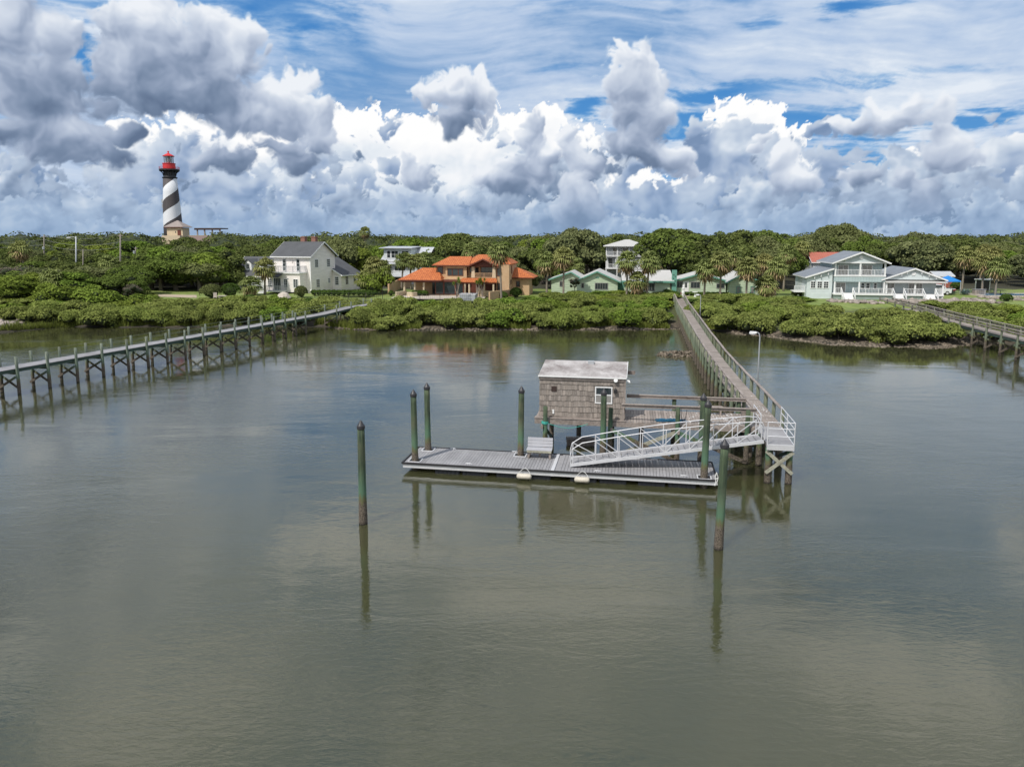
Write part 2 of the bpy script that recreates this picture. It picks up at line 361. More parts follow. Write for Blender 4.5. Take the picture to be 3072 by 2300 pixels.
M['shingle_shaded'] = mat('weathered_shingle_shaded', (.165, .14, .125), .9, .5, 2.2, (9, 9, 1.2), fine=.55, col2=(.23, .21, .19), bump=.3, isl=.5)  # darker copy of the shingle, shade painted in for the wall away from the sun
M['brace'] = mat('pale_brace_wood', (.30, .27, .2), .85, .4, 1.5, fine=.5, col2=(.36, .36, .29))
M['comp'] = mat('grey_composite_board', (.27, .265, .275), .8, .22, .7, fine=.4, col2=(.31, .305, .315), isl=.16)
M['alu'] = mat('aluminium', (.66, .66, .68), .5, .08, 1.5, metal=.25, col2=(.7, .7, .72))
M['benchgrey'] = mat('pale_grey_bench_board', (.42, .42, .45), .7, .12, 1.5)
M['rub'] = mat('black_rubber', (.025, .024, .026), .6, .3, 3)
M['cap'] = mat('black_pile_cap', (.035, .034, .038), .45, .25, 4)
M['float'] = mat('black_float', (.018, .02, .026), .5, .4, 2)
M['fender'] = mat('cream_fender', (.55, .5, .42), .5, .16, 3, col2=(.62, .57, .48))
M['white'] = mat('white_paint', (.78, .78, .77), .55, .06, 1.2)
M['trim'] = mat('white_trim', (.80, .80, .80), .5, .04, 1.2)
M['roofmetal'] = mat('stained_white_roof', (.22, .175, .165), .75, .3, 1.1, (1, 1, 1), col2=(.44, .42, .41), fine=.3)
M['glass'] = mat('dark_window_glass', (.03, .04, .045), .12, .3, 1, spec=.8)
M['curtain'] = mat('pale_blind', (.28, .27, .26), .3, .2, 3)
M['steel'] = mat('galvanised_pole', (.42, .44, .46), .5, .12, 2, metal=.2)
M['poleold'] = mat('grey_utility_pole_wood', (.26, .23, .2), .9, .25, 2)
M['wire'] = mat('wire', (.3, .3, .28), .6, .1, 2)
M['rope'] = mat('teal_rope', (.05, .36, .30), .7, .2, 6)
M['ropeblue'] = mat('blue_green_net', (.01, .14, .15), .8, .6, 5, col2=(.02, .12, .25))
M['ropew'] = mat('white_rope', (.7, .7, .68), .8, .1, 6)
M['bark'] = mat('grey_bark', (.17, .145, .12), .9, .3, 1.2)
M['palmbark'] = mat('palm_trunk', (.25, .21, .17), .9, .3, 1.0, (1, 1, 6))
M['asphaltroof'] = mat('charcoal_shingle_roof', (.085, .088, .095), .85, .22, .6, (1, 1, 1), fine=.5)
M['blueroof'] = mat('blue_grey_shingle_roof', (.20, .22, .25), .85, .25, .6, fine=.5)
M['brick'] = mat('red_chimney_brick', (.28, .14, .11), .9, .25, 5)
M['stucco'] = mat('beige_stucco', (.56, .35, .19), .9, .1, .8, col2=(.56, .40, .25))
M['stuccol'] = mat('cream_stucco', (.60, .49, .34), .9, .1, .8)
M['redwood'] = mat('dark_red_timber', (.13, .035, .02), .6, .2, 2)
M['redpaint'] = mat('red_paint', (.62, .03, .035), .45, .12, 1.0)
M['blackpaint'] = mat('black_iron', (.02, .02, .022), .5, .3, 2)
M['greyroof'] = mat('pale_grey_membrane_roof', (.50, .49, .47), .75, .1, .5, fine=.4)
M['metalroof'] = siding('standing_seam_roof', (.47, .49, .52), .45, 0, .25, .1, .4)
M['redroof'] = siding('red_ribbed_roof', (.42, .13, .09), .45, 0, .25, .12, .6)
M['whitesiding'] = siding('white_clapboard', (.87, .81, .775), .2, 2, .12, .10)
M['whiteside2'] = siding('pale_grey_clapboard', (.60, .62, .63), .22, 2, .14, .15)
M['greenside'] = siding('mint_green_clapboard', (.47, .58, .42), .36, 2, .42, .10, col2=(.54, .63, .47))
M['tealtrim'] = mat('teal_trim', (.14, .34, .27), .6, .1, 1.5)
M['bluegreen'] = siding('pale_seafoam_clapboard', (.55, .61, .63), .2, 2, .16, .14)
M['bluegreenv'] = siding('seafoam_board_and_batten', (.42, .51, .52), .4, 0, .22, .12)
M['paleside'] = siding('very_pale_blue_clapboard', (.62, .68, .69), .2, 2, .14, .14)
M['foundation'] = mat('grey_green_foundation', (.28, .34, .32), .85, .15, 1)
M['vent'] = mat('dark_brown_louvre', (.045, .026, .022), .8, .2, 3)
M['stone'] = mat('riprap_stone', (.26, .21, .18), .9, .45, .7, col2=(.40, .35, .30), coords='World', isl=.6)
M['oyster'] = mat('oyster_shell', (.13, .10, .075), .9, .6, 4, col2=(.30, .25, .19), isl=.5)
M['concrete'] = mat('pale_concrete', (.50, .44, .38), .9, .14, .5)
M['orange'] = None
def tile_mat():
    m, q, b = newmat('orange_clay_tile'); P_ = q.n.new('ShaderNodeTexCoord').outputs['Object']; x = q.sep(P_)
    n = q.noise(P_, 2.5, 5, .7); f = q.mr(n, .35, .65)
    base = q.mix(f, (.36, .085, .022), (.62, .20, .062))
    s = q.m('ADD', q.m('MULTIPLY', q.m('SINE', q.m('MULTIPLY', x[0], 2*math.pi/.33)), .5), .5)
    r = q.m('FRACT', q.m('DIVIDE', x[1], .42))
    base = q.mix(q.mr(s, .3, 0, 0, .55), base, (.16, .04, .015)); base = q.mix(q.mr(r, .12, 0, 0, .4), base, (.12, .03, .015))
    q.put(b.inputs['Base Color'], base); b.inputs['Roughness'].default_value = .8; return m
M['orange'] = tile_mat()
def pile_mat(name, wet=.95, green=(.085, .12, .065), dark=(.035, .055, .035), teal=(.10, .20, .125)):
    m, q, b = newmat(name); P_ = q.n.new('ShaderNodeNewGeometry').outputs['Position']; z = q.sep(P_)[2]
    st = q.noise(q.v('MULTIPLY', P_, (7, 7, .55)), 1.6, 5, .65); fi = q.noise(q.v('MULTIPLY', P_, (5, 5, 2.2)), 7, 5, .75); lo = q.noise(P_, .9, 3, .5)
    body = q.mix(q.mr(st, .40, .60), dark, green); body = q.mix(q.mr(q.noise(q.v('MULTIPLY', P_, (16, 16, .8)), 2.0, 3, .6), .60, .68, 0, .6), body, (.018, .022, .014)); body = q.mix(q.mr(lo, .52, .72, 0, .5), body, (.16, .15, .09))
    body = q.mix(q.mr(q.m('ADD', z, q.m('MULTIPLY', fi, .5)), wet+1.7, wet+.75, 0, .75), body, teal)
    zz = q.m('ADD', z, q.m('MULTIPLY', q.m('SUBTRACT', st, .5), .9))
    body = q.mix(q.mr(zz, wet+.3, wet+.1, 0, .8), body, (.13, .11, .045)); 
    bar = q.mix(q.mr(fi, .42, .62), (.035, .026, .02), (.24, .20, .155))
    body = q.mix(q.mr(zz, wet+.05, wet-.1), body, bar); body = q.mix(q.mr(z, .12, .0), body, (.015, .013, .01))
    q.put(b.inputs['Base Color'], body); b.inputs['Roughness'].default_value = .88
    bp = q.n.new('ShaderNodeBump'); bp.inputs['Strength'].default_value = .5; bp.inputs['Distance'].default_value = .03; q.put(bp.inputs['Height'], q.m('ADD', fi, st)); q.l.new(bp.outputs[0], b.inputs['Normal'])
    return m
M['pile'] = pile_mat('green_treated_pile')
M['pilepale'] = pile_mat('pale_green_pile', 1.0, (.24, .25, .18), (.10, .115, .075), (.17, .22, .155))
M['pilefar'] = pile_mat('dark_foot_pile', .95, (.24, .27, .21), (.11, .14, .11), (.13, .19, .14))
M['stringer'] = mat('dark_green_stringer', (.06, .095, .075), .85, .3, 1.5)
def foliage(name, a, b_, c=None, trans=.25, zsc=0):
    m = bpy.data.materials.new(name); m.use_nodes = True; q = NT(m.node_tree); q.n.clear()
    G = q.n.new('ShaderNodeNewGeometry'); ob = q.n.new('ShaderNodeObjectInfo')
    tcx = q.n.new('ShaderNodeTexCoord').outputs['Object']
    cl = q.noise(q.v('ADD', tcx, q.scale(q.comb(1, 2, 3), q.m('MULTIPLY', ob.outputs['Random'], 40))), .55, 2, .5)
    f = q.m('ADD', q.m('MULTIPLY', G.outputs['Random Per Island'], .55), q.m('MULTIPLY', q.mr(cl, .35, .65), .45))
    col = q.mix(f, a, b_)
    if c: col = q.mix(q.mr(ob.outputs['Random'], .35, 1.0, 0, .8), col, q.mix(f, tuple(x*.55 for x in c), c))
    col = q.mix(q.mr(q.m('FRACT', q.m('MULTIPLY', ob.outputs['Random'], 7.3)), 0, 1, 0, .14), col, (.02, .03, .012))
    d = q.n.new('ShaderNodeBsdfDiffuse'); t = q.n.new('ShaderNodeBsdfTranslucent'); q.put(d.inputs[0], col); q.put(t.inputs[0], col)
    mx = q.n.new('ShaderNodeMixShader'); mx.inputs[0].default_value = trans; q.l.new(d.outputs[0], mx.inputs[1]); q.l.new(t.outputs[0], mx.inputs[2])
    o = q.n.new('ShaderNodeOutputMaterial'); q.l.new(mx.outputs[0], o.inputs[0]); return m
M['oak'] = foliage('oak_leaves', (.055, .078, .024), (.215, .25, .078), (.19, .27, .055))
M['oakpale'] = foliage('olive_oak_leaves', (.08, .10, .042), (.28, .30, .135), (.25, .28, .10))
M['bright'] = foliage('bright_green_leaves', (.07, .12, .022), (.27, .38, .07), (.31, .36, .07))
M['mangrove'] = foliage('mangrove_leaves', (.095, .125, .032), (.37, .41, .12), (.32, .40, .095))
M['hedge'] = foliage('clipped_hedge_leaves', (.035, .06, .015), (.10, .16, .035), None, .1)
M['hedgeolive'] = foliage('olive_clipped_leaves', (.07, .085, .03), (.17, .19, .07), None, .1)
M['palm'] = foliage('palm_fronds', (.085, .115, .035), (.37, .42, .15), (.42, .39, .15), .25)
M['palmdead'] = foliage('dry_palm_fronds', (.20, .14, .07), (.58, .44, .26), None, .1)
M['agave'] = foliage('blue_grey_agave_leaves', (.12, .17, .17), (.26, .33, .33), None, .1)
M['grass'] = foliage('marsh_grass', (.10, .11, .03), (.27, .32, .07), None, .2)
M['deadleaf'] = foliage('bare_grey_twigs', (.12, .10, .08), (.25, .21, .17), None, .1)
# ------------------------------------------------------------------ docks and everything on them
def rot2(a): return Vector((math.cos(a), math.sin(a), 0)), Vector((-math.sin(a), math.cos(a), 0))
def pile_mb(x, y, z0, z1, r, lean=(0, 0), n=12, cap=False, seed=0, rings=9):
    R_ = random.Random(seed); mb = MB(); pts = []; rs = []
    ax, ay = R_.uniform(-.02, .02), R_.uniform(-.02, .02)
    for i in range(rings+1):
        t = i/rings; z = z0+(z1-z0)*t; w_ = math.sin(t*math.pi)
        pts.append((x+lean[0]*(z-z0)+ax*w_, y+lean[1]*(z-z0)+ay*w_, z)); rs.append(r*(1.09-.16*t)*(1+R_.uniform(-.02, .02))*(1.07 if z < .9 else 1))
    return mb.tube(pts, rs, n), pts[-1], rs[-1]
def mooring_pile(b, ztop, label, lean=(0, 0), r=.155, z0=-1.2, seed=0):
    t = thing('mooring_pile', label, 'pile', (b[0], b[1], 0), group='tall green mooring piles with black cone caps')
    bx = (-lean[0]*(0-z0), -lean[1]*(0-z0))
    mb, tip, rt = pile_mb(bx[0], bx[1], z0, ztop-.32, r, lean, 14, seed=seed, rings=14)
    obj('shaft', mb, M['pile'], t, True)
    c = MB().lathe([(rt*1.12, 0), (rt*1.16, .02), (rt*1.16, .13), (rt*1.0, .15), (.012, .36)], (tip[0], tip[1], tip[2]-.02), 16)
    obj('cap', c, M['cap'], t)
    return t
def deckp(px, py, z): p = atz(px, py, z); return (p.x, p.y)
for k, (b, z, top, lab) in enumerate([
    ((1246.6, 1380.5), .5, (1238, 1168.6), 'green pile standing in the front corner of the float end without the gangway'),
    ((1285.6, 1348.3), .5, (1278.8, 1148.3), 'green pile in the back corner of the float farthest from the gangway'),
    ((1561, 1365), .5, (1567, 1158.5), 'green pile rising through the float just beside the grey bench'),
    ((1807.6, 1363.6), .3, (1813, 1165), 'green pile standing in front of the window of the shingled shack'),
    ((2101.4, 1390), .3, (2113.4, 1179.7), 'green pile behind the gangway, half hidden by the thicker pile in front'),
    ((2112.3, 1431.5), .5, (2128, 1198.6), 'thick green pile through the float corner in front of the sloping gangway'),
    ((1090, 1570), 0, (1083, 1261), 'lone green pile standing in open water apart from every dock'),
    ((2155, 1645), 0, (2179, 1316), 'nearest green pile in open water off the gangway end of the float')]):
    p = atz(b[0], b[1], z); q_ = aty(top[0], top[1], p.y)
    mooring_pile((p.x, p.y), q_.z, lab, ((q_.x-p.x)/4*.6, 0), seed=k+3)
# ---- floating dock
FA = math.radians(-10); f1, f2 = rot2(FA); FO = Vector((-5.41, 34.03, 0))
def fl(s, t, z=0): return FO+f1*s+f2*t+Vector((0, 0, z))
t = thing('floating_dock', 'long low floating dock with grey boards, silver edge and black floats', 'floating dock', FO, FA)
L_, W_ = 15.05, 2.66
mb = MB(); x = .06
while x < L_-.1:
    if abs(x-7.45) > .12: mb.box(x, x+.135, .05, W_-.05, .455, .5)
    x += .15
mb.box(.05, L_-.05, .05, W_-.05, .40, .452)
obj('decking', mb, M['comp'], t)
mb = MB().box(0, L_, -.02, .05, .245, .44).box(0, L_, W_-.05, W_+.02, .245, .44).box(-.02, .05, .05, W_-.05, .245, .44).box(L_-.05, L_+.02, .05, W_-.05, .245, .44).box(7.37, 7.53, -.03, W_+.03, .24, .507)
obj('edge_frame', mb, M['alu'], t)
mb = MB()
for a, b in (((-.03, -.045), (L_+.03, -.045)), ((-.03, W_+.045), (L_+.03, W_+.045)), ((-.045, -.03), (-.045, W_+.03)), ((L_+.045, -.03), (L_+.045, W_+.03))):
    mb.beam((a[0], a[1], .475), (b[0], b[1], .475), .07, .085)
obj('rub_rail', mb, M['rub'], t)
for x in (1.6, 3.0, 4.7, 6.1, 8.3, 9.7, 11.5, 12.9):
    for y in (.12, 1.55):
        mb = MB().box(x, x+1.25, y, y+1.0, -.18, .24)
        for k in range(6): mb.box(x+.03+k*.21, x+.16+k*.21, y-.035, y, -.15, .22)
        obj('float_tub', mb, M['float'], t)
for (x, y) in ((1.9, 2.45), (5.2, 2.48), (12.3, 2.45), (9.6, .16), (13.6, .16), (3.3, .16)):
    mb = MB().cyl((x-.05, y, .5), (x-.05, y, .57), .018, n=6).cyl((x+.05, y, .5), (x+.05, y, .57), .018, n=6).tube([(x-.15, y, .56), (x-.08, y, .58), (x+.08, y, .58), (x+.15, y, .56)], .016, 6)
    obj('cleat', mb, M['alu'], t)
for (px, py, z) in ((1246.6, 1380.5, .5), (1285.6, 1348.3, .5), (1561, 1365, .5), (2112.3, 1431.5, .5)):
    p = atz(px, py, z)-FO; s_, t_ = p.dot(f1), p.dot(f2)
    mb = MB()
    for (a, b) in (((-.3, -.27), (.3, -.27)), ((-.3, .27), (.3, .27)), ((-.3, -.27), (-.3, .27)), ((.3, -.27), (.3, .27))):
        mb.beam((s_+a[0], t_+a[1], .515), (s_+b[0], t_+b[1], .515), .05, .03)
    obj('pile_guide', mb, M['alu'], t)
    obj('pile_opening', MB().box(s_-.27, s_+.27, t_-.245, t_+.245, .49, .503), M['rub'], t)
# ---- bench
BP = atz(1619, 1373, .5)
t = thing('bench', 'grey slatted bench with wooden legs on the float beside a pile', 'bench', (BP.x, BP.y+.1, .5), FA+.02)
w2 = .64
for a in (-w2+.1, w2-.1):
    mb = MB().box(a-.05, a+.05, -.22, -.12, 0, .42).box(a-.05, a+.05, .22, .32, 0, .42).box(a-.045, a+.045, -.27, .42, 0, .085).box(a-.045, a+.045, -.22, .32, .33, .42)
    obj('leg', mb, M['deck'], t)
obj('leg', MB().box(-.04, .04, .1, .18, 0, .36), M['deck'], t)
obj('apron', MB().box(-w2+.02, w2-.02, -.3, -.262, .32, .43), M['brace'], t)
mb = MB()
for k in range(3): mb.box(-w2, w2, -.30+k*.175, -.135+k*.175, .43, .465)
obj('seat', mb, M['benchgrey'], t)
mb = MB()
for k in range(3): mb.beam((-w2, .25+k*.035, .56+k*.155), (w2, .25+k*.035, .56+k*.155), .03, .145, (0, .2, 1))
obj('backrest', mb, M['benchgrey'], t)
# ---- fenders
for (px, lab) in ((1570, 'cream cylindrical boat fender hanging off the float below the bench'), (1745, 'cream cylindrical boat fender hanging off the float near the foot of the gangway')):
    p = atz(px, 1428 if px < 1700 else 1437, .3)-FO; s_ = p.dot(f1)
    t = thing('boat_fender', lab, 'fender', fl(s_, -.24, .22), FA, 'cream fenders on the float')
    R = .135; L2 = .36
    prof = [(-L2, .03), (-L2+.02, .09), (-L2+.08, R), (L2-.08, R), (L2-.02, .09), (L2, .03)]
    obj('body', MB().tube([(a, 0, 0) for a, _ in prof], [r for _, r in prof], 14), M['fender'], t, True)
    obj('rope', MB().tube([(-L2+.02, 0, 0), (-.22, .06, .2), (-.1, .16, .3), (.02, .22, .34), (.14, .16, .3), (.25, .06, .2), (L2-.02, 0, 0)], .012, 5), M['ropew'], t)
# ---- gangway
GA = Vector((2.82, 33.20, .6)); GB = Vector((11.86, 32.42, 2.0)); gd = GB-GA; gl = Vector((gd.x, gd.y, 0)).length
gang = math.atan2(gd.y, gd.x)
t = thing('gangway', 'white aluminium gangway sloping from the walkway landing down to the float', 'gangway', GA, gang)
gz = gd.z/gl; WG = 1.05
def gp(u, y, h): return (u, y, u*gz+h)
def rail_h(u): return 1.02+.16*math.sin(math.pi*u/gl)
for y in (0, WG):
    mb = MB(); mb.beam(gp(0, y, .02), gp(gl, y, .02), .06, .15)
    top = [gp(.02, y, .05), gp(.0, y, .45), gp(.08, y, .8)]+[gp(gl*k/16, y, rail_h(gl*k/16)) for k in range(1, 16)]+[gp(gl-.1, y, .95), gp(gl+.05, y, .6), gp(gl+.02, y, .1)]
    mb.tube(top, .024, 6)
    mid = []; nP = 8; us = [.12+(gl-.24)*k/nP for k in range(nP+1)]
    for k, u in enumerate(us): mb.beam(gp(u, y, .05), gp(u, y, rail_h(u) if 0 < k < nP else .85), .04, .04, (1, 0, 0))
    for k in range(nP):
        a, b = (us[k], us[k+1]); 
        if k < nP/2: mb.beam(gp(a, y, rail_h(a)-.06 if k else .82), gp(b, y, .08), .034, .034)
        else: mb.beam(gp(b, y, rail_h(b)-.06 if k < nP-1 else .82), gp(a, y, .08), .034, .034)
    obj('side_truss', mb, M['alu'], t)
mb = MB(); u = .1
while u < gl-.1:
    mb.hexa([gp(u, .03, .03), gp(u+.27, .03, .03), gp(u+.27, WG-.03, .03), gp(u, WG-.03, .03)], [gp(u, .03, .06), gp(u+.27, .03, .06), gp(u+.27, WG-.03, .06), gp(u, WG-.03, .06)]); u += .3
obj('tread_deck', mb, M['comp'], t)
for k in range(12): obj('cross_member', MB().cyl(gp(.3+k*.75, .02, -.03), gp(.3+k*.75, WG-.02, -.03), .025, n=6), M['alu'], t)
# ---- generic timber pier
def line_at(pts, y):
    for (a, b) in zip(pts, pts[1:]):
        if y <= b[1] or b is pts[-1]: return a[0]+(b[0]-a[0])*(y-a[1])/(b[1]-a[1])
def pier(name, label, cat, left, width, zf, ys, pm, dm, rm, rails, braces, rz_top, step=.15, r=.11, side_out=.12, str_m='stringer', plank=True, seed=1, cap=True, rail_w=(.15, .05)):
    R_ = random.Random(seed)
    t = thing(name, label, cat, (left[0][0], left[0][1], 0)); o = Vector((left[0][0], left[0][1], 0))
    def at(y, s, z):   # y along, s across from the left edge
        x0, x1 = line_at(left, y-.2), line_at(left, y+.2); d = Vector((x1-x0, .4, 0)).normalized(); n = Vector((d.y, -d.x, 0))
        return Vector((line_at(left, y), y, 0))+n*s+Vector((0, 0, z))-o
    y0, y1 = left[0][1], left[-1][1]; mb = MB(); y = y0
    while y < y1:
        e = R_.uniform(-.015, .015); yb = min(y+step*.93, y1)
        b = [at(y, -.03+e, zf(y)-.04), at(y, width+.03+e, zf(y)-.04), at(yb, width+.03+e, zf(y)-.04), at(yb, -.03+e, zf(y)-.04)]
        mb.hexa(b, [p+Vector((0, 0, .04)) for p in b]); y += step
    obj('decking', mb, dm, t)
    for s in (.06, width-.06):
        mb = MB(); n = int((y1-y0)/2.5)+1
        for k in range(n):
            a, b = y0+(y1-y0)*k/n, y0+(y1-y0)*(k+1)/n; mb.beam(at(a, s, zf(a)-.17), at(b, s, zf(b)-.17), .06, .24)
        obj('stringer', mb, M[str_m], t)
    for k, y in enumerate(ys):
        for j, s in enumerate((-side_out, width+side_out)):
            if rz_top[j] is None: zt = zf(y)-.05
            else: zt = zf(y)+rz_top[j]+R_.uniform(-.03, .03)
            p = at(y, s, 0)
            obj('pile', pile_mb(p.x, p.y, -1.3, zt, r*R_.uniform(.9, 1.12), (R_.uniform(-.012, .012), R_.uniform(-.012, .012)), 9, seed=R_.random(), rings=6)[0], pm, t, True)
        for (sa, za, sb, zb, wd) in braces:
            mb = MB(); yy = y+(.13 if sa < sb else -.13); mb.beam(at(yy, sa, za), at(yy, sb, zb), .05, wd); obj('cross_brace', mb, pm, t)
        mb = MB().beam(at(y, -side_out-.12, zf(y)-.36), at(y, width+side_out+.12, zf(y)-.36), .07, .2); obj('cap_beam', mb, pm, t)
    for (s, h, w_, hh, kind) in rails:
        mb = MB(); 
        if kind == 'cable': mb.tube([at(y, s, zf(y)+h-.02*abs(math.sin(k*1.57))) for k, y in enumerate(ys)], w_/2, 5)
        else:
            yy = list(ys)
            for a, b in zip(yy, yy[1:]):
                j1 = R_.uniform(-.03, .03); mb.beam(at(a, s+j1*.5, zf(a)+h), at(b+.02, s+j1*.5, zf(b)+h), w_, hh)
        obj('handrail' if h > .5 else 'lower_rail', mb, rm, t)
    return t, at
# central walkway
WL = [(11.95, 32.2), (12.66, 36.0), (13.37, 40.71), (14.14, 46.39), (15.5, 55.35), (17.3, 65.78), (20.6, 84), (23.92, 102.6), (25.2, 110.0)]
WLd = [(line_at(WL, 35.5), 35.5)]+WL[1:]
zf = lambda y: 1.9+max(0, y-98)*.035
ys = [36.4+2.12*k for k in range(35)]
tw, atw = pier('timber_walkway', 'long straight timber walkway running from the shacked dock to the green house', 'walkway', WLd, 1.3, zf, ys, M['pilepale'], M['deck'], M['rail'],
     [(-.06, .82, .16, .05, 'b'), (1.36, .82, .16, .05, 'b'), (-.04, .05, .06, .12, 'b')], [(-.1, 1.35, 1.4, .25, .16)], (.78, .78), seed=3)
R_ = random.Random(32); mb = MB(); o_ = Vector((WLd[0][0], WLd[0][1], 0))
for k in range(110):
    y = R_.triangular(35.6, 44, 36.5); a = R_.uniform(.05, 1.25); r = R_.uniform(.015, .055); c_ = atw(y, a, 1.905)
    mb.poly([(c_.x+r*R_.uniform(.6, 1.3)*math.cos(j*1.047), c_.y+r*R_.uniform(.6, 1.3)*math.sin(j*1.047), 1.906) for j in range(6)])
obj('dropping_stains', mb, M['white'], tw)
# landing at the seaward end
def lw(s, y, z): return Vector((line_at(WL, y)+s*.985, y-s*.17, z))
LO = Vector((line_at(WL, 32.2), 32.2, 0))
t = thing('landing_platform', 'aluminium landing with pipe railing at the end of the timber walkway', 'platform', LO)
def lb(mb, s0, s1, y0_, y1_, z0, z1):
    b = [lw(s0, y0_, z0)-LO, lw(s1, y0_, z0)-LO, lw(s1, y1_, z0)-LO, lw(s0, y1_, z0)-LO]; return mb.hexa(b, [p+Vector((0, 0, z1-z0)) for p in b])
mb = MB(); lb(mb, 0, 1.18, 32.22, 35.45, 1.80, 1.96); obj('deck_plate', mb, M['comp'], t)
mb = MB()
for k in range(4): lb(mb, -.02, 1.2, 32.17, 32.215, 1.70+k*.068, 1.76+k*.068)
lb(mb, 1.185, 1.23, 32.2, 35.45, 1.74, 1.97); obj('fascia', mb, M['alu'], t)
def pipe(mb, pts, r=.022): return mb.tube([Vector(p)-LO for p in pts], r, 6)
for pts in ([lw(.0, 32.2, 1.9), lw(.0, 32.2, 3.02)], [lw(1.2, 32.2, 1.7), lw(1.2, 32.2, 3.02)], [lw(1.2, 34.0, 1.9), lw(1.2, 34.0, 3.0)], [lw(1.2, 35.6, 1.9), lw(1.2, 35.6, 2.98)], [lw(-.02, 34.1, 1.9), lw(-.02, 34.1, 2.9)], [lw(-.05, 36.2, 1.9), lw(-.05, 36.2, 2.9)]):
    obj('rail_post', pipe(MB(), pts, .026), M['alu'], t)
for h in (3.02, 2.72, 2.35):
    mb = MB(); pipe(mb, [lw(0, 32.2, h), lw(1.2, 32.2, h)]); pipe(mb, [lw(1.2, 32.2, h), lw(1.2, 34, h-.02), lw(1.2, 35.6, h-.04)])
    if h > 2.5: pipe(mb, [lw(-.02, 34.1, h-.12), lw(-.05, 36.2, h-.12)])
    obj('pipe_rail', mb, M['alu'], t)
for (s, y) in ((.12, 32.5), (1.08, 32.5), (.12, 35.1), (1.08, 35.1)):
    p = lw(s, y, 0)-LO; obj('pile', pile_mb(p.x, p.y, -1.3, 1.72, .15, n=12, seed=s*9+y)[0], M['pile'], t, True)
for (a, b) in (((.0, 1.6), (1.2, .55)), ((1.2, 1.6), (.0, .55))):
    mb = MB().beam(lw(a[0], 32.3-(.03 if a[0] else 0), a[1])-LO, lw(b[0], 32.3-(.03 if a[0] else 0), b[1])-LO, .05, .16); obj('cross_brace', mb, M['brace'], t)
mb = MB().beam(lw(1.1, 32.7, 1.5)-LO, lw(1.1, 35.0, .6)-LO, .05, .16); obj('cross_brace', mb, M['stringer'], t)
# ---- side platform with the shack
PA = math.radians(-9.5); p1, p2 = rot2(PA); PO = Vector((1.33, 37.25, 0))
def pl(s, t_, z=0): return PO+p1*s+p2*t_+Vector((0, 0, z))
t = thing('dock_platform', 'weathered timber side dock joining the shingled shack to the walkway', 'dock', PO, PA)
R_ = random.Random(4); mb = MB(); x = -.1
while x < 11.9:
    e = R_.uniform(-.02, .02); mb.box(x, x+.135, .08+e, 2.9+e, 1.86, 1.9+R_.uniform(0, .006)); x += .15
obj('decking', mb, M['deck'], t)
mb = MB().box(-.12, 11.6, .02, .075, 1.62, 1.86).box(-.12, 11.6, 2.85, 2.9, 1.62, 1.855).box(-.12, 11.6, 1.4, 1.46, 1.62, 1.855)
obj('stringer', mb, M['rail'], t)
for s in (.32, 4.0, 7.45, 10.95):
    obj('cap_beam', MB().box(s-.06, s+.06, -.35, 3.2, 1.44, 1.615), M['rail'], t)
    for y, zt in ((-.13, 2.62 if s < 1 else 2.82 if s > 5 else 2.66), (3.04, 2.7)):
        obj('pile', pile_mb(s+.17*(1 if s < 1 else -.3), y, -1.3, zt if y < 0 or s > 5 else 1.8, .125, n=12, seed=s+y)[0], M['pile'], t, True)
for s in (2.1, 5.6, 9.2): obj('pile', pile_mb(s, 2.7, -1.3, 1.6, .13, n=12, seed=s)[0], M['pile'], t, True)
for (a, za, b, zb, m_) in ((4.05, 1.5, 7.4, -.05, 'pile'), (7.4, 1.5, 4.05, -.05, 'brace'), (7.5, 1.5, 10.9, .1, 'pile')):
    obj('cross_brace', MB().beam((a, -.02 if m_ == 'brace' else -.27, za), (b, -.02 if m_ == 'brace' else -.27, zb), .05, .2), M[m_], t)
obj('cross_brace', MB().beam((.45, .0, 1.4), (.5, 2.9, .1), .05, .2), M['stringer'], t)
obj('cross_brace', MB().beam((10.9, .0, .2), (10.9, 2.9, 1.4), .05, .2), M['stringer'], t)
for (y, z, a, b) in ((.12, 2.84, 4.5, 11.35), (2.86, 2.76, 4.75, 11.3)):
    mb = MB().box(a, b, y-.08, y+.08, z-.02, z+.025).box(a, b, y-.03+(0 if y > 1 else .02), y+.01+(0 if y > 1 else .02), z-.17, z-.02)
    obj('handrail', mb, M['rail'], t)
obj('rail_post', MB().box(4.55, 4.64, .1, .19, 1.9, 2.8), M['rail'], t)
obj('kick_board', MB().box(-.14, 4.75, .02, .35, 1.905, 1.95), M['rail'], t)
R_ = random.Random(31); mb = MB()
for k in range(120):
    a, b = R_.triangular(6.5, 11.6, 10.8), R_.uniform(.3, 2.7); r = R_.uniform(.015, .06); n = 6
    mb.poly([(a+r*R_.uniform(.6, 1.3)*math.cos(j*6.283/n), b+r*1.3*R_.uniform(.6, 1.3)*math.sin(j*6.283/n), 1.909) for j in range(n)])
obj('dropping_stains', mb, M['white'], t)
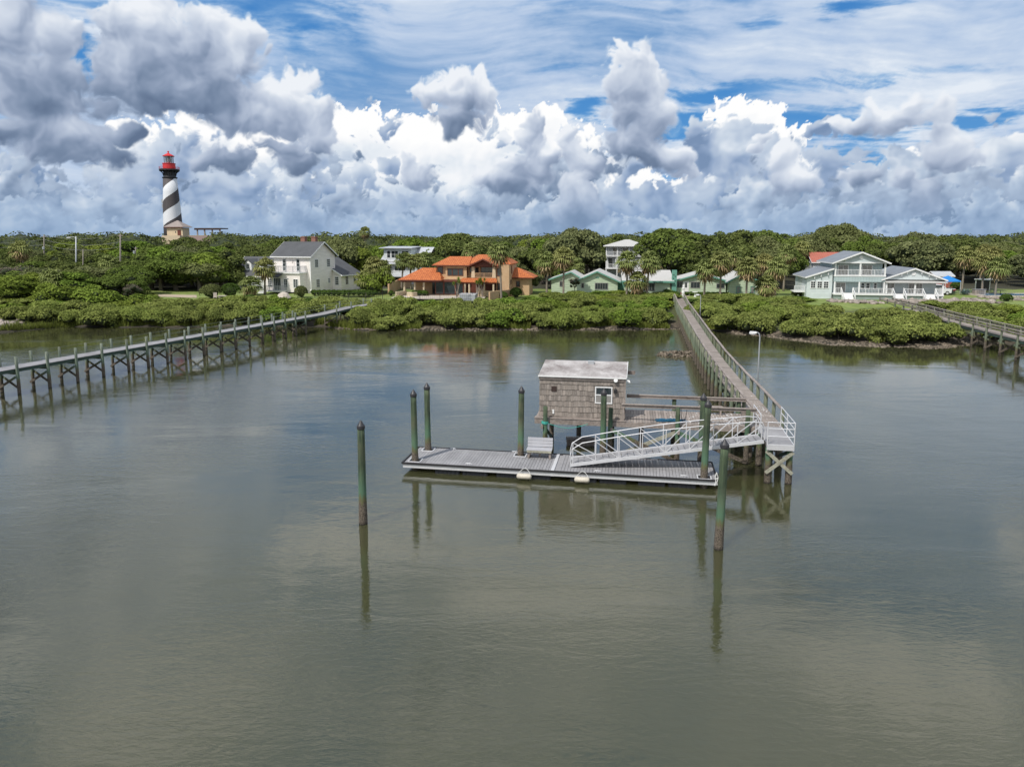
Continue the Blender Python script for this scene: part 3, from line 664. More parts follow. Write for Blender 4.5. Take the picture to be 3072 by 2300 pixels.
# ---- shack
HO = pl(.12, .48, 1.95); HW, HD, HH = 4.52, 2.3, 2.1
t = thing('dock_shack', 'small grey shingled shack with stained white roof on the side dock', 'shack', HO, PA)
obj('wall', MB().box(.04, HW-.04, .04, HD-.04, 0, HH), M['shingle'], t)
R_ = random.Random(9)
def shingles(mb, L, H, place, holes=()):
    nC = 7; ex = H/nC
    for c in range(nC+1):
        x = -.02
        zb = c*ex-.02; 
        while x < L:
            w_ = min(R_.choice((.07, .09, .11, .13, .16)), L+.02-x); j = R_.uniform(-.022, .02); sg = .02*math.sin(x*2.1+c)
            z0 = zb+j+sg; z1 = min(zb+ex+.06, H+.02)
            mid = (x+w_/2, (z0+z1)/2)
            if z1-z0 > .06 and not any(h[0] < mid[0] < h[1] and h[2] < mid[1] < h[3] for h in holes):
                o_ = .045+R_.uniform(0, .012)
                place(mb, x+.004, x+w_-.004, z0, z1, o_, .018)
            x += w_
mb = MB(); shingles(mb, HW, HH, lambda m_, a, b, z0, z1, o_, i_: m_.hexa([(a, -o_, z0), (b, -o_, z0), (b, .02, z0), (a, .02, z0)], [(a, -i_, z1), (b, -i_, z1), (b, .02, z1), (a, .02, z1)]), ((2.92, 3.93, .78, 1.76),))
shingles(mb, HD, HH, lambda m_, a, b, z0, z1, o_, i_: m_.hexa([(-o_, b, z0), (-o_, a, z0), (.02, a, z0), (.02, b, z0)], [(-i_, b, z1), (-i_, a, z1), (.02, a, z1), (.02, b, z1)]))
obj('shingle_cladding', mb, M['shingle'], t)
mb = MB(); shingles(mb, HD, HH+.1, lambda m_, a, b, z0, z1, o_, i_: m_.hexa([(HW-.02, a, z0), (HW-.02, b, z0), (HW+o_, b, z0), (HW+o_, a, z0)], [(HW-.02, a, z1), (HW-.02, b, z1), (HW+i_, b, z1), (HW+i_, a, z1)]))
obj('shingle_cladding', mb, M['shingle_shaded'], t)
obj('corner_board', MB().box(HW-.03, HW+.06, -.07, -.02, 0, HH), M['rail'], t)
obj('fascia', MB().box(-.06, HW+.06, -.1, -.055, HH-.07, HH+.1), M['rail'], t)
rt = obj('roof', MB().hexa([(-.09, -.15, HH+.10), (HW+.07, -.15, HH+.10), (HW+.12, HD+.25, HH+.50), (-.02, HD+.25, HH+.50)], [(-.09, -.15, HH+.15), (HW+.07, -.15, HH+.15), (HW+.12, HD+.25, HH+.55), (-.02, HD+.25, HH+.55)]), M['roofmetal'], t)
obj('roof_edge', MB().beam((-.1, -.165, HH+.12), (HW+.08, -.165, HH+.12), .03, .07).beam((HW+.1, -.15, HH+.14), (HW+.14, HD+.25, HH+.54), .03, .06), M['white'], rt)
obj('roof_vent', MB().box(2.45, 2.78, 1.95, 2.2, HH+.42, HH+.63), M['steel'], rt)
obj('beam', MB().box(HW, HW+.55, HD+.0, HD+.1, HH-.12, HH+.08), M['rail'], t)
wn = obj('window', MB().box(2.96, 3.88, -.075, -.03, .80, .86).box(2.96, 3.88, -.075, -.03, 1.66, 1.72).box(2.96, 3.02, -.075, -.03, .86, 1.66).box(3.82, 3.88, -.075, -.03, .86, 1.66).box(3.02, 3.82, -.072, -.03, 1.24, 1.30), M['trim'], t)
obj('pane', MB().box(3.02, 3.82, -.055, -.03, 1.30, 1.66), M['glass'], wn)
obj('screen', MB().box(3.02, 3.82, -.055, -.03, .86, 1.24), M['curtain'], wn)
obj('vent', MB().box(.62, .9, -.07, -.03, 1.38, 1.65), M['vent'], t)
obj('outlet_box', MB().box(.68, .78, -.09, -.03, .15, .38), M['white'], t)
obj('lantern', MB().box(3.96, 4.12, -.2, -.04, 1.42, 1.6).cyl((4.04, -.12, 1.6), (4.04, -.12, 1.68), .09, .02, 8), M['blackpaint'], t)
obj('flood_light', MB().cyl((4.05, -.12, HH-.02), (4.05, -.2, HH+.02), .12, .10, 12), M['white'], t)
obj('security_camera', MB().tube([(HW+.1, -.05, HH-.0), (HW+.22, -.1, HH-.02), (HW+.26, -.25, HH-.08)], .045, 8), M['white'], t)
# ---- small things by the shack
t = thing('fish_table', 'low weathered table beside the back rail of the side dock', 'table', pl(9.35, 2.45, 1.9), PA)
obj('tabletop', MB().box(-.62, .62, -.2, .2, .40, .45), M['deck'], t)
for a in (-.5, .5):
    for b in (-.13, .13): obj('leg', MB().box(a-.04, a+.04, b-.04, b+.04, 0, .4), M['deck'], t)
t = thing('storage_crate', 'weathered wooden crate at the corner where the side dock meets the walkway', 'crate', pl(11.15, 2.2, 1.9), PA)
mb = MB()
for k in range(3): mb.box(-.22, .22, -.2, -.17, .02+k*.13, .12+k*.13).box(-.22, .22, .17, .2, .02+k*.13, .12+k*.13).box(-.22, -.19, -.17, .17, .02+k*.13, .12+k*.13).box(.19, .22, -.17, .17, .02+k*.13, .12+k*.13)
obj('slat_side', mb, M['deck'], t); obj('lid', MB().box(-.25, .25, -.23, .23, .41, .44), M['rail'], t)
R_ = random.Random(2); mb = MB()
for k in range(16):
    cx = R_.uniform(-.55, .55); r = R_.uniform(.12, .28); pts = [(cx+r*1.5*math.cos(a*.7+k), .14*math.sin(a*.7+k)*r*6*.35, .03+.02*k % .1+R_.uniform(0, .06)) for a in range(11)]
    mb.tube(pts, .018, 5)
tag(obj('fishing_net', mb, M['ropeblue'], None, loc=pl(7.1, .42, 1.9)), 'tangled blue and green net heaped on the side dock boards', 'net')
mb = MB().tube([(.12*math.sin(a*.5)*1.2, .05*a/6, .9*abs(math.sin(a*.26))) for a in range(13)], .015, 6)
tag(obj('hose', mb, M['rub'], None, loc=pl(7.75, .3, 1.92)), 'thin dark hose looped up from the side dock beside a pile', 'hose')
A_, B_ = pl(.5, -.27, 1.78), pl(2.75, -.05, 1.72)
mb = MB().tube([Vector((0, 0, 0)).lerp(B_-A_, k/10)-Vector((0, 0, .26*math.sin(math.pi*k/10))) for k in range(11)], .016, 5)
for k in range(5): mb.tube([(.17*math.cos(a)-.02, .16*math.sin(a)+.14, .03*k-.1+.02*math.sin(a*2)) for a in [j*math.pi/6 for j in range(13)]], .018, 5)
tag(obj('mooring_rope', mb, M['rope'], None, loc=A_), 'turquoise rope tied round the shack corner pile and slung along the dock edge', 'rope')
p = atz(2159, 1383, 1.5)
PH = atz(2155, 1645, 0)
mb = MB().tube([(0, 0, .2), (-.05, 0, .05), (-.02, 0, -.15), (-.06, 0, -.3)], .02, 5).tube([(0, 0, .18), (.06, 0, .0), (.02, 0, -.2), (.04, 0, -.28)], .02, 5).tube([(-.06, 0, -.05), (.06, 0, -.02)], .02, 5)
tag(obj('hanging_rope', mb, M['ropew'], None, loc=(PH.x-.17, PH.y+.02, 2.75)), 'short white rope tied to the nearest free standing pile', 'rope')
t = thing('swim_float', 'small brown float with a white rail behind the float bench', 'float', (3.9, 38.75, 0), math.radians(-3))
obj('hull', MB().hexa([(-.8, -.25, 0), (.7, -.25, 0), (.7, .3, 0), (-.8, .3, 0)], [(-.85, -.28, .3), (.8, -.28, .3), (.8, .33, .32), (-.85, .33, .32)]), M['rail'], t)
obj('seat_board', MB().box(-.78, .74, -.22, .28, .325, .35), M['rail'], t)
obj('rail', MB().tube([(-.85, .3, .36), (.55, .3, .36), (.8, .3, .3), (.82, -.25, .3)], .03, 6), M['white'], t)
# ---- lamps on the walkway
def dock_lamp(base, z0, top, armx, lab, r=.04):
    t = thing('dock_lamp', lab, 'lamp post', (base[0], base[1], z0), group='curved lamp posts along the walkway')
    h = top-z0
    obj('pole', MB().tube([(0, 0, -.6), (0, 0, h*.55), (0, 0, h-.28), (-.04, 0, h-.1), (-.16, 0, h), (armx*.6, 0, h)], [r*1.15, r, r, r, r*.9, r*.85], 8), M['steel'], t, True)
    hd = obj('lamp_head', MB().hexa([(armx-.14, -.12, h-.08), (armx*.6+.06, -.1, h-.05), (armx*.6+.06, .1, h-.05), (armx-.14, .12, h-.08)], [(armx-.1, -.09, h+.07), (armx*.6+.06, -.06, h+.05), (armx*.6+.06, .06, h+.05), (armx-.1, .09, h+.07)]), M['white'], t)
    obj('lens', MB().box(armx-.1, armx*.6, -.07, .07, h-.13, h-.075), M['alu'], hd)
ly = 43.9; p = atw(ly, 1.62, 0)+Vector((WLd[0][0], WLd[0][1], 0))
dock_lamp((p.x, p.y), 1.75, 5.72, -.5, 'tall curved lamp post halfway along the walkway railing')
dock_lamp((22.9, 85.9), 1.6, 4.75, -.45, 'curved lamp post by the walkway where it reaches the shrubs')
# ---- long pier on the other side of the bay
LP = lambda y: -37.2+.347*(y-50.7)
def bent(px, z=1.95):
    u = (px-1536)/FX
    for _ in range(1):
        # x = u*(Y*cs+(HC-z)*sn)
        A_ = -37.2-.347*50.7; B_ = .347
        return (u*(HC-z)*sn-A_)/(B_-u*cs)
pyy = [bent(x) for x in (67, 159, 241, 318, 394, 453, 508, 563, 618, 667, 712, 754, 793, 829, 862, 892, 921)]
pyy = [pyy[0]-5.0, pyy[0]-2.5]+pyy
WP = 1.55
leftp = [(LP(y)-WP*1.05, y) for y in (pyy[0]-1, 70, 89)]+[(-22.6-.5, 96.5), (-19.4, 101.5)]
zp = lambda y: 1.95+max(0, y-90)*.04
pier('long_pier', 'long pale decked pier on dark footed green posts crossing to the white house shore', 'pier', leftp, WP, zp, pyy+[92.5, 96, 99.5], M['pilefar'], M['comp'], M['pilefar'],
     [(-.12, .82, .03, .03, 'cable'), (-.12, .42, .03, .03, 'cable'), (WP+.12, .82, .03, .03, 'cable'), (WP+.12, .42, .03, .03, 'cable')],
     [(-.35, 1.35, WP+.1, .35, .17), (WP+.15, 1.35, -.25, .35, .17)], (.86, .86), step=.3, r=.108, seed=8)
# ---- pier beside the teal house
leftq = [(44.6, 48.0), (46.6, 58), (47.8, 65.6), (50.5, 82.8), (52.6, 93), (54.6, 106.5)]
pier('side_pier', 'old timber pier with heavy brown handrail beside the pale blue house', 'pier', leftq, 1.5, lambda y: 2.0, [49+2.9*k for k in range(20)], M['pilepale'], M['deck'], M['rail'],
     [(-.12, .86, .2, .06, 'b'), (-.2, .62, .05, .16, 'b'), (1.62, .86, .2, .06, 'b'), (1.7, .62, .05, .16, 'b')], [(-.3, 1.5, 1.7, .3, .17), (1.7, 1.5, -.3, .3, .17)], (.84, .84), seed=12)
# ------------------------------------------------------------------ water
def water():
    m, q, b = newmat('bay_water'); P_ = q.n.new('ShaderNodeNewGeometry').outputs['Position']
    big = q.noise(q.v('MULTIPLY', P_, (.03, .06, 1)), 1, 3, .5)
    patch = q.mr(q.noise(q.v('MULTIPLY', P_, (.045, .11, 1)), 1, 3, .55, .6), .40, .64, .25, 1.0)
    a = q.noise(q.v('MULTIPLY', P_, (.36, 1.0, 1)), 1.25, 4, .55, .9)
    c = q.noise(q.v('MULTIPLY', q.v('ADD', P_, (7, 3, 0)), (1.3, 3.0, 1)), 2.2, 3, .55, .6)
    d = q.noise(q.v('MULTIPLY', P_, (.16, .4, 1)), 1, 2, .5, .3)
    h = q.m('ADD', q.m('MULTIPLY', a, .019), q.m('ADD', q.m('MULTIPLY', c, .0095), q.m('MULTIPLY', d, .016)))
    e = q.noise(q.v('MULTIPLY', q.v('ADD', P_, (3, 9, 0)), (.10, .36, 1)), 1, 2, .5, .5)
    h = q.m('ADD', q.m('MULTIPLY', h, patch), q.m('MULTIPLY', e, .012))
    bp = q.n.new('ShaderNodeBump'); bp.inputs['Strength'].default_value = 1.0; bp.inputs['Distance'].default_value = 1.0; q.put(bp.inputs['Height'], h)
    q.l.new(bp.outputs[0], b.inputs['Normal'])
    q.put(b.inputs['Base Color'], q.mix(big, (.048, .050, .023), (.056, .057, .028)))
    b.inputs['Specular Tint'].default_value = (1, .985, .94, 1); b.inputs['Roughness'].default_value = .015; b.inputs['IOR'].default_value = 1.85
    b.inputs['Subsurface Weight'].default_value = 1; b.inputs['Subsurface Radius'].default_value = (1, 1, 1); b.inputs['Subsurface Scale'].default_value = 1.2; b.subsurface_method = 'BURLEY'
    mb = MB(); mb.add([(-1500, -60, 0), (1500, -60, 0), (1500, 400, 0), (-1500, 400, 0)], [(0, 1, 2, 3)])
    tag(obj('water', mb, m), 'calm grey green tidal water with small ripples', None, None, 'structure')
water()
# ------------------------------------------------------------------ land
SH = [(-2000, 84), (-200, 84), (-75, 83), (-64, 85), (-59, 92), (-44.6, 91.5), (-34, 93), (-25.5, 92), (-18.5, 89), (-1.5, 89.3), (10, 89.5), (19.8, 90), (24, 89), (29.5, 84.5), (34.7, 77), (41.5, 75), (47, 75.5), (51, 78), (54, 77), (62, 74), (80, 70), (200, 60), (2000, 60)]
def shore(x):
    return float(np.interp(x, [p[0] for p in SH], [p[1] for p in SH]))
_ZP = ([-30, -8, -2, 0, 2, 5, 11, 17, 23, 26], [-2.2, -1.2, -.22, 0, .32, .62, 1.0, 1.5, 2.2, 2.3])
def gz_arr(x, y):
    s = y-np.interp(x, [p[0] for p in SH], [p[1] for p in SH])+perlin(x*.35, y*.0+x*.1, 3)*1.4+perlin(x*1.3, x*.2, 4)*.45
    s = s*np.where(x < -27, 1.25, 1)
    z = np.interp(s, *_ZP); k = np.clip((s+1)/4, 0, 1)*np.clip((26-s)/6, .12, 1)
    return z+k*(perlin(x*.5, y*.5, 6)*.12+perlin(x*1.7, y*1.7, 8)*.06)
def gz(x, y): return float(gz_arr(np.array([x]), np.array([y]))[0])
def land():
    xs = np.concatenate([np.arange(-5000, -300, 250), np.arange(-300, -90, 10), np.arange(-90, 90, .5), np.arange(90, 300, 10), np.arange(300, 5001, 250)])
    ys = np.concatenate([np.arange(45, 125, .5), np.arange(125, 300, 8), np.arange(300, 1000, 60), np.arange(1000, 6600, 400)])
    X, Y = np.meshgrid(xs, ys); Z = gz_arr(X, Y); nr, nc = X.shape
    V = np.stack([X, Y, Z], -1).reshape(-1, 3); i = np.arange(nr*nc).reshape(nr, nc)
    F = np.stack([i[:-1, :-1], i[:-1, 1:], i[1:, 1:], i[1:, :-1]], -1).reshape(-1, 4)
    me = bpy.data.meshes.new('ground'); me.vertices.add(len(V)); me.vertices.foreach_set('co', V.astype(np.float32).ravel())
    me.loops.add(F.size); me.loops.foreach_set('vertex_index', F.ravel().astype(np.int32))
    me.polygons.add(len(F)); me.polygons.foreach_set('loop_start', np.arange(0, F.size, 4, dtype=np.int32)); me.polygons.foreach_set('loop_total', np.full(len(F), 4, dtype=np.int32))
    me.polygons.foreach_set('use_smooth', [True]*len(F)); me.update(calc_edges=True)
    m, q, b = newmat('ground'); P_ = q.n.new('ShaderNodeNewGeometry').outputs['Position']; z = q.sep(P_)[2]; y = q.sep(P_)[1]
    n = q.noise(P_, .6, 5, .6); n2 = q.noise(P_, 5, 4, .65)
    mud = q.mix(q.mr(n2, .35, .65), (.045, .038, .026), (.125, .10, .072)); mud = q.mix(q.mr(n, .55, .66), mud, (.19, .15, .115))
    wet = q.mix(q.mr(z, .0, .25), (.022, .02, .012), mud)
    scrub = q.mix(q.mr(n2, .3, .7), (.035, .045, .015), (.10, .11, .035))
    lawn = q.mix(q.mr(q.m('ADD', q.m('MULTIPLY', n, .7), q.m('MULTIPLY', n2, .3)), .38, .62), (.13, .19, .035), (.23, .275, .075))
    woods = q.mix(q.mr(n2, .3, .7), (.02, .022, .01), (.06, .055, .03))
    g = q.mix(q.mr(q.m('ADD', z, q.m('MULTIPLY', n, .3)), .6, .8), wet, scrub); g = q.mix(q.mr(z, 1.75, 2.05), g, lawn); g = q.mix(q.mr(q.m('ADD', y, q.m('MULTIPLY', n, 12)), 134, 137), g, woods)
    q.put(b.inputs['Base Color'], g); b.inputs['Roughness'].default_value = .95; me.materials.append(m)
    o = bpy.data.objects.new('ground', me); C.objects.link(o); tag(o, 'low green shore with mud banks and lawns in front of the houses', None, None, 'structure')
land()
# ---- foliage meshes
def quads_mesh(name, P_, N_, size, m, rs, extra=None, tri=False, aspect=1.0):
    n = len(P_)
    up = rs.normal(size=(n, 3)); a = np.cross(N_, up); a /= np.linalg.norm(a, axis=1)[:, None]+1e-9; b = np.cross(N_, a); b /= np.linalg.norm(b, axis=1)[:, None]+1e-9
    s = (size*(.6+.8*rs.rand(n)))[:, None]
    cn = [P_+(-a-b*.6*aspect)*s*.5, P_+(a*.9-b*aspect)*s*.5, P_+(a*.7+b*aspect)*s*.5+N_*s*.15, P_+(-a*.8+b*.8*aspect)*s*.5]
    V = np.stack(cn, 1).reshape(-1, 3); F = np.arange(4*n).reshape(-1, 4)
    return V, F
def raw_mesh(name, V, F, m, k=4):
    me = bpy.data.meshes.new(name); me.vertices.add(len(V)); me.vertices.foreach_set('co', np.asarray(V, np.float32).ravel())
    me.loops.add(F.size); me.loops.foreach_set('vertex_index', F.ravel().astype(np.int32))
    me.polygons.add(len(F)); me.polygons.foreach_set('loop_start', np.arange(0, F.size, k, dtype=np.int32)); me.polygons.foreach_set('loop_total', np.full(len(F), k, dtype=np.int32))
    me.update(calc_edges=True); me.materials.append(m); return me
def lobes_of(rs, R, H, n, low=.35, flat=.6):
    "sub-crowns spread through a crown of radius R and height H"
    L = []
    for i in range(n):
        a = rs.rand()*2*np.pi; r = R*.72*np.sqrt(rs.rand()); t = 1-(r/R)**2
        q = R*(.22+.20*rs.rand()); top = H*(.45+.55*t)-q*flat; z = low*H+(top-low*H)*rs.rand()**.45
        L.append((r*np.cos(a), r*np.sin(a), z, q, q*(.9+.2*rs.rand()), q*flat))
    return L
def crown(name, lobes, n, size, m, seed, hull=True, fuzz=.22):
    rs = np.random.RandomState(seed); L = np.array(lobes); w_ = L[:, 3]*L[:, 4]; w_ = w_/w_.sum()
    idx = rs.choice(len(L), n, p=w_); d = rs.normal(size=(n, 3)); d /= np.linalg.norm(d, axis=1)[:, None]; d[:, 2] = np.where(d[:, 2] < -.35, -d[:, 2], d[:, 2])
    # clumps: pull the leaves of a lobe towards a few directions, leaving gaps
    cd = rs.normal(size=(len(L), 14, 3)); cd /= np.linalg.norm(cd, axis=2)[..., None]; cd[:, :, 2] = np.abs(cd[:, :, 2])*.9-.15
    pick = rs.randint(0, 14, n); d = d*.62+cd[idx, pick]*.75; d /= np.linalg.norm(d, axis=1)[:, None]
    r = 1-fuzz*rs.rand(n)**1.5+.10*rs.rand(n)**3
    P_ = L[idx, :3]+d*L[idx, 3:6]*r[:, None]; N_ = d+rs.normal(size=(n, 3))*.62; N_[:, 2] += .3; N_ /= np.linalg.norm(N_, axis=1)[:, None]
    V, F = quads_mesh(name, P_, N_, size, m, rs)
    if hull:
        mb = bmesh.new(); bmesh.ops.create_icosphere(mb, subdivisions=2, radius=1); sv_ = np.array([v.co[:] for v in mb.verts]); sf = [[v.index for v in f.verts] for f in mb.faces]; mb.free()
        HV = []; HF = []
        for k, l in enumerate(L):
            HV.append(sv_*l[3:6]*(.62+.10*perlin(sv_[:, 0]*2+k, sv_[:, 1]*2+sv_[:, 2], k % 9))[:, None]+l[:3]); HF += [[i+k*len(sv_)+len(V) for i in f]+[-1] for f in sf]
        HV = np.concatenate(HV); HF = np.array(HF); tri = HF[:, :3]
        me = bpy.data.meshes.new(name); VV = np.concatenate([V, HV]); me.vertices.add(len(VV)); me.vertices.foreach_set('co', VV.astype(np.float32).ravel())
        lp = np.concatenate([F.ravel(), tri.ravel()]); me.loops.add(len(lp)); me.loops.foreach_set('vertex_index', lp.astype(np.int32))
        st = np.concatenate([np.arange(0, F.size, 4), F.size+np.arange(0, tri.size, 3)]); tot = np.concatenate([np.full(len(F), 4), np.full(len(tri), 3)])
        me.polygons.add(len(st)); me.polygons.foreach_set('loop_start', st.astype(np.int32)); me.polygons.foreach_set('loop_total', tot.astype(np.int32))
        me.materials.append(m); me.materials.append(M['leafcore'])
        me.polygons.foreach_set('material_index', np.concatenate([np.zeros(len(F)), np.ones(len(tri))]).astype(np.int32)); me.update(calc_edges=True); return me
    return raw_mesh(name, V, F, m)
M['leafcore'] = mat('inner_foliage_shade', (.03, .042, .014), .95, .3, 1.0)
def trunk_mesh(rs, H, R, r, lobes=(), m='bark', forks=4, zb=0):
    mb = MB(); top = H*.45
    mb.tube([(0, 0, zb-.4), (rs.uniform(-.2, .2), rs.uniform(-.2, .2), top*.5), (rs.uniform(-.4, .4), rs.uniform(-.4, .4), top)], [r*1.3, r, r*.75], 8)
    for l in list(lobes)[:forks]:
        e = Vector(l[:3]); b = Vector((0, 0, top*.8)); mid = b.lerp(e, .5)+Vector((0, 0, -.2+rs.rand()*.3))
        mb.tube([b, mid, e], [r*.6, r*.4, r*.15], 6)
    return mb.mesh('trunk', M[m])
def tree_proto(kind, seed, R, H, n, size, m, nl=14, low=.35, flat=.6, r=.3, parts=('crown', 'trunk'), forks=5, fuzz=.22):
    rs = np.random.RandomState(seed); L = lobes_of(rs, R, H, nl, low, flat)
    t = thing(kind, None, None, (0, 0, -500))
    obj(parts[0], crown(parts[0], L, n, size, M[m], seed, fuzz=fuzz), None, t); obj(parts[1], trunk_mesh(rs, H, R, r, L, forks=forks), None, t)
    C.objects.unlink(t); kids = [x for x in C.objects if x.parent == t]
    for k in kids: C.objects.unlink(k)
    return t, kids
def place(proto, loc, rz=0, s=(1, 1, 1), label=None, cat=None, group=None):
    t, kids = proto; c = t.copy(); C.objects.link(c); c.location = loc; c.rotation_euler = (0, 0, rz); c.scale = s
    for k in kids:
        d = k.copy(); d.parent = c; C.objects.link(d)
    tag(c, label, cat, group); return c
PR = {}
for k in range(3): PR['oak%d' % k] = tree_proto('oak_tree', 20+k, 5.2, 8.6, 12500, .26, 'oak', 28, .20, .8, .32)
for k in range(2): PR['olive%d' % k] = tree_proto('oak_tree', 30+k, 5.4, 8.0, 11500, .25, 'oakpale', 28, .22, .75, .3)
for k in range(2): PR['bright%d' % k] = tree_proto('broadleaf_tree', 40+k, 4.0, 7.5, 9000, .26, 'bright', 22, .14, .9, .22)
for k in range(4): PR['shrub%d' % k] = tree_proto('mangrove_shrub', 50+k, 2.5, 2.5, 8000, .15, 'mangrove', 26, .08, .85, .05, ('foliage', 'stem'), 8, .42)
for k in range(2): PR['bush%d' % k] = tree_proto('leafy_shrub', 60+k, 2.6, 3.2, 6500, .18, 'bright', 22, .08, .9, .08, ('foliage', 'stem'), 6, .4)
PR['bare'] = tree_proto('bare_tree', 71, 3.4, 5.2, 900, .16, 'deadleaf', 12, .4, .6, .13, forks=12)
def palm_proto(seed, H, nf=46, dead=22, R=1.75, r=.17):
    rs = random.Random(seed)
    t = thing('palm_tree', None, None, (0, 0, -500))
    bx, by = rs.uniform(-.5, .5), rs.uniform(-.4, .4)
    tk = [(bx*(k/6)**1.6, by*(k/6)**1.6, -.3+(H+.3)*k/6) for k in range(7)]
    obj('trunk', MB().tube(tk, [r*1.35, r, r*.93, r*.9, r*.9, r, r*1.15], 9), M['palmbark'], t, True)
    def fronds(n, e0, e1, droop, L0, nb):
        mb = MB()
        for i in range(n):
            a = i*2.39996+rs.uniform(-.25, .25); e = e0+(e1-e0)*((i+.5)/n)+rs.uniform(-.12, .12); L_ = L0*rs.uniform(.8, 1.12)
            h = Vector((math.cos(a), math.sin(a), 0)); d = h*math.cos(e)+Vector((0, 0, math.sin(e))); s = Vector((-math.sin(a), math.cos(a), 0))
            o = Vector((bx, by, H)); b = o+d*L_*.45+Vector((0, 0, -.06*L_)); u = s.cross(d)
            mb.add([o-s*.025, o+s*.025, b+s*.02, b-s*.02], [(0, 1, 2, 3)])
            for j in range(nb):
                f = (j/(nb-1)-.5)*2; th = f*1.35; ll = L_*.62*(1-.28*abs(f)); dd = d*math.cos(th)+s*math.sin(th)
                mid = b+dd*ll*.6+u*(-.04*abs(f))+Vector((0, 0, -.04*ll)); tip = b+dd*ll+Vector((0, 0, -droop*ll*rs.uniform(.6, 1.3)))
                wv = dd.cross(u).normalized()*ll*.10
                mb.add([b, mid+wv, tip, mid-wv], [(0, 1, 2, 3)])
        return mb
    obj('crown', fronds(nf, -.45, 1.45, .5, R, 9), M['palm'], t)
    if dead: obj('dry_fronds', fronds(int(dead*1.5), -1.35, -.15, .35, R*.95, 6), M['palmdead'], t)
    C.objects.unlink(t); kids = [x for x in C.objects if x.parent == t]
    for k in kids: C.objects.unlink(k)
    return t, kids
PALM = {}
def palm(H, variant=0, dead=22):
    key = (round(H*2)/2, variant, dead > 0)
    if key not in PALM: PALM[key] = palm_proto(int(H*10)+variant*77, key[0], 52, dead, 2.15)
    return PALM[key]
VR = random.Random(77)
# ---- house footprints and view gaps that trees keep clear of (px0, px1, Ymax) seen in the photo
def px_of(x, y, z=3):
    zc = y*cs+(HC-z)*sn; return 1536+FX*x/zc
def pt(px, Y, z=2.3):
    zc = Y*cs+(HC-z)*sn; return ((px-1536)/FX*zc, Y)
CLEAR = [(700, 1010, 136), (1010, 1100, 128), (1120, 1300, 163), (1170, 1640, 133), (1600, 2285, 136), (1800, 1960, 165), (2360, 2830, 134), (2820, 2960, 137), (2950, 3200, 128), (420, 700, 118), (2440, 2530, 150), (1290, 1640, 136)]
def clear(x, y, r):
    for (a, b, Y) in CLEAR:
        if y < Y+r*.8:
            p, w_ = px_of(x, y), r*FX/y*.9
            if p+w_ > a and p-w_ < b: return False
    return True
ZONES = [(-400, 250, 'beyond the bare grey tree'), (250, 470, 'around the utility poles'), (470, 700, 'near the lighthouse'), (700, 1110, 'behind the white house with brick chimneys'), (1110, 1290, 'behind the grey and white house'),
         (1290, 1640, 'behind the orange roofed villa'), (1640, 1800, 'behind the low green house, villa side'), (1800, 1960, 'behind the three storey balcony house'), (1960, 2300, 'behind the teal chimney of the green house'),
         (2300, 2500, 'around the far red roof'), (2500, 2850, 'behind the pale blue house'), (2850, 3500, 'beyond the blue canopy and pool')]
def zone(p):
    for a, b, z in ZONES:
        if a <= p < b: return z
    return ZONES[-1][2]
WORD = {'oak': 'dark rounded oak', 'olive': 'olive grey spreading oak', 'bright': 'bright green bushy tree'}
def canopy_top(p, Y):   # height of the canopy top over water, before random variation
    base = np.interp(p, [-200, 0, 300, 700, 1000, 1500, 1800, 2000, 2200, 2600, 3000, 3300], [8.4, 8.2, 8.6, 10.2, 12.2, 13.2, 14.0, 14.2, 13.6, 12.2, 10.4, 10.4])
    far = 13.2; k = min(1, max(0, (Y-150)/110)); return base*(1-k)+far*k
rows = [(128, 8.5), (137, 9), (147, 9.5), (158, 10), (170, 11), (184, 12), (200, 13), (220, 15)]
placed = []
for (Y, sp) in rows:
    x = -.80*Y+VR.uniform(0, sp)
    while x < .80*Y:
        xx, yy = x+VR.uniform(-2, 2), Y+VR.uniform(-3, 3); p = px_of(xx, yy); x += sp*VR.uniform(.8, 1.15)
        if not clear(xx, yy, 4.6): continue
        kd = VR.choices(['oak', 'olive', 'bright'], [.55, .27, .18])[0]; v = VR.randrange(3 if kd == 'oak' else 2)
        top = canopy_top(p, yy)+VR.uniform(-3.2, 1.3); H = top-2.2; base_h = {'oak': 8.6, 'olive': 8.0, 'bright': 7.5}[kd]; s = H/base_h/1.0; w_ = VR.uniform(.9, 1.2)*(1 if kd != 'bright' else 1.1)*max(.95, min(1.25, s))
        depth = 'first row of wood' if Y < 140 else 'middle of the wood' if Y < 175 else 'back of the wood'
        place(PR['%s%d' % (kd, v)], (xx, yy, 2.2), VR.uniform(0, 6.28), (w_, w_, s), '%s %s, %s' % (WORD[kd], zone(p), depth), 'tree', '%s trees %s' % (kd, zone(p)))
        placed.append((xx, yy))
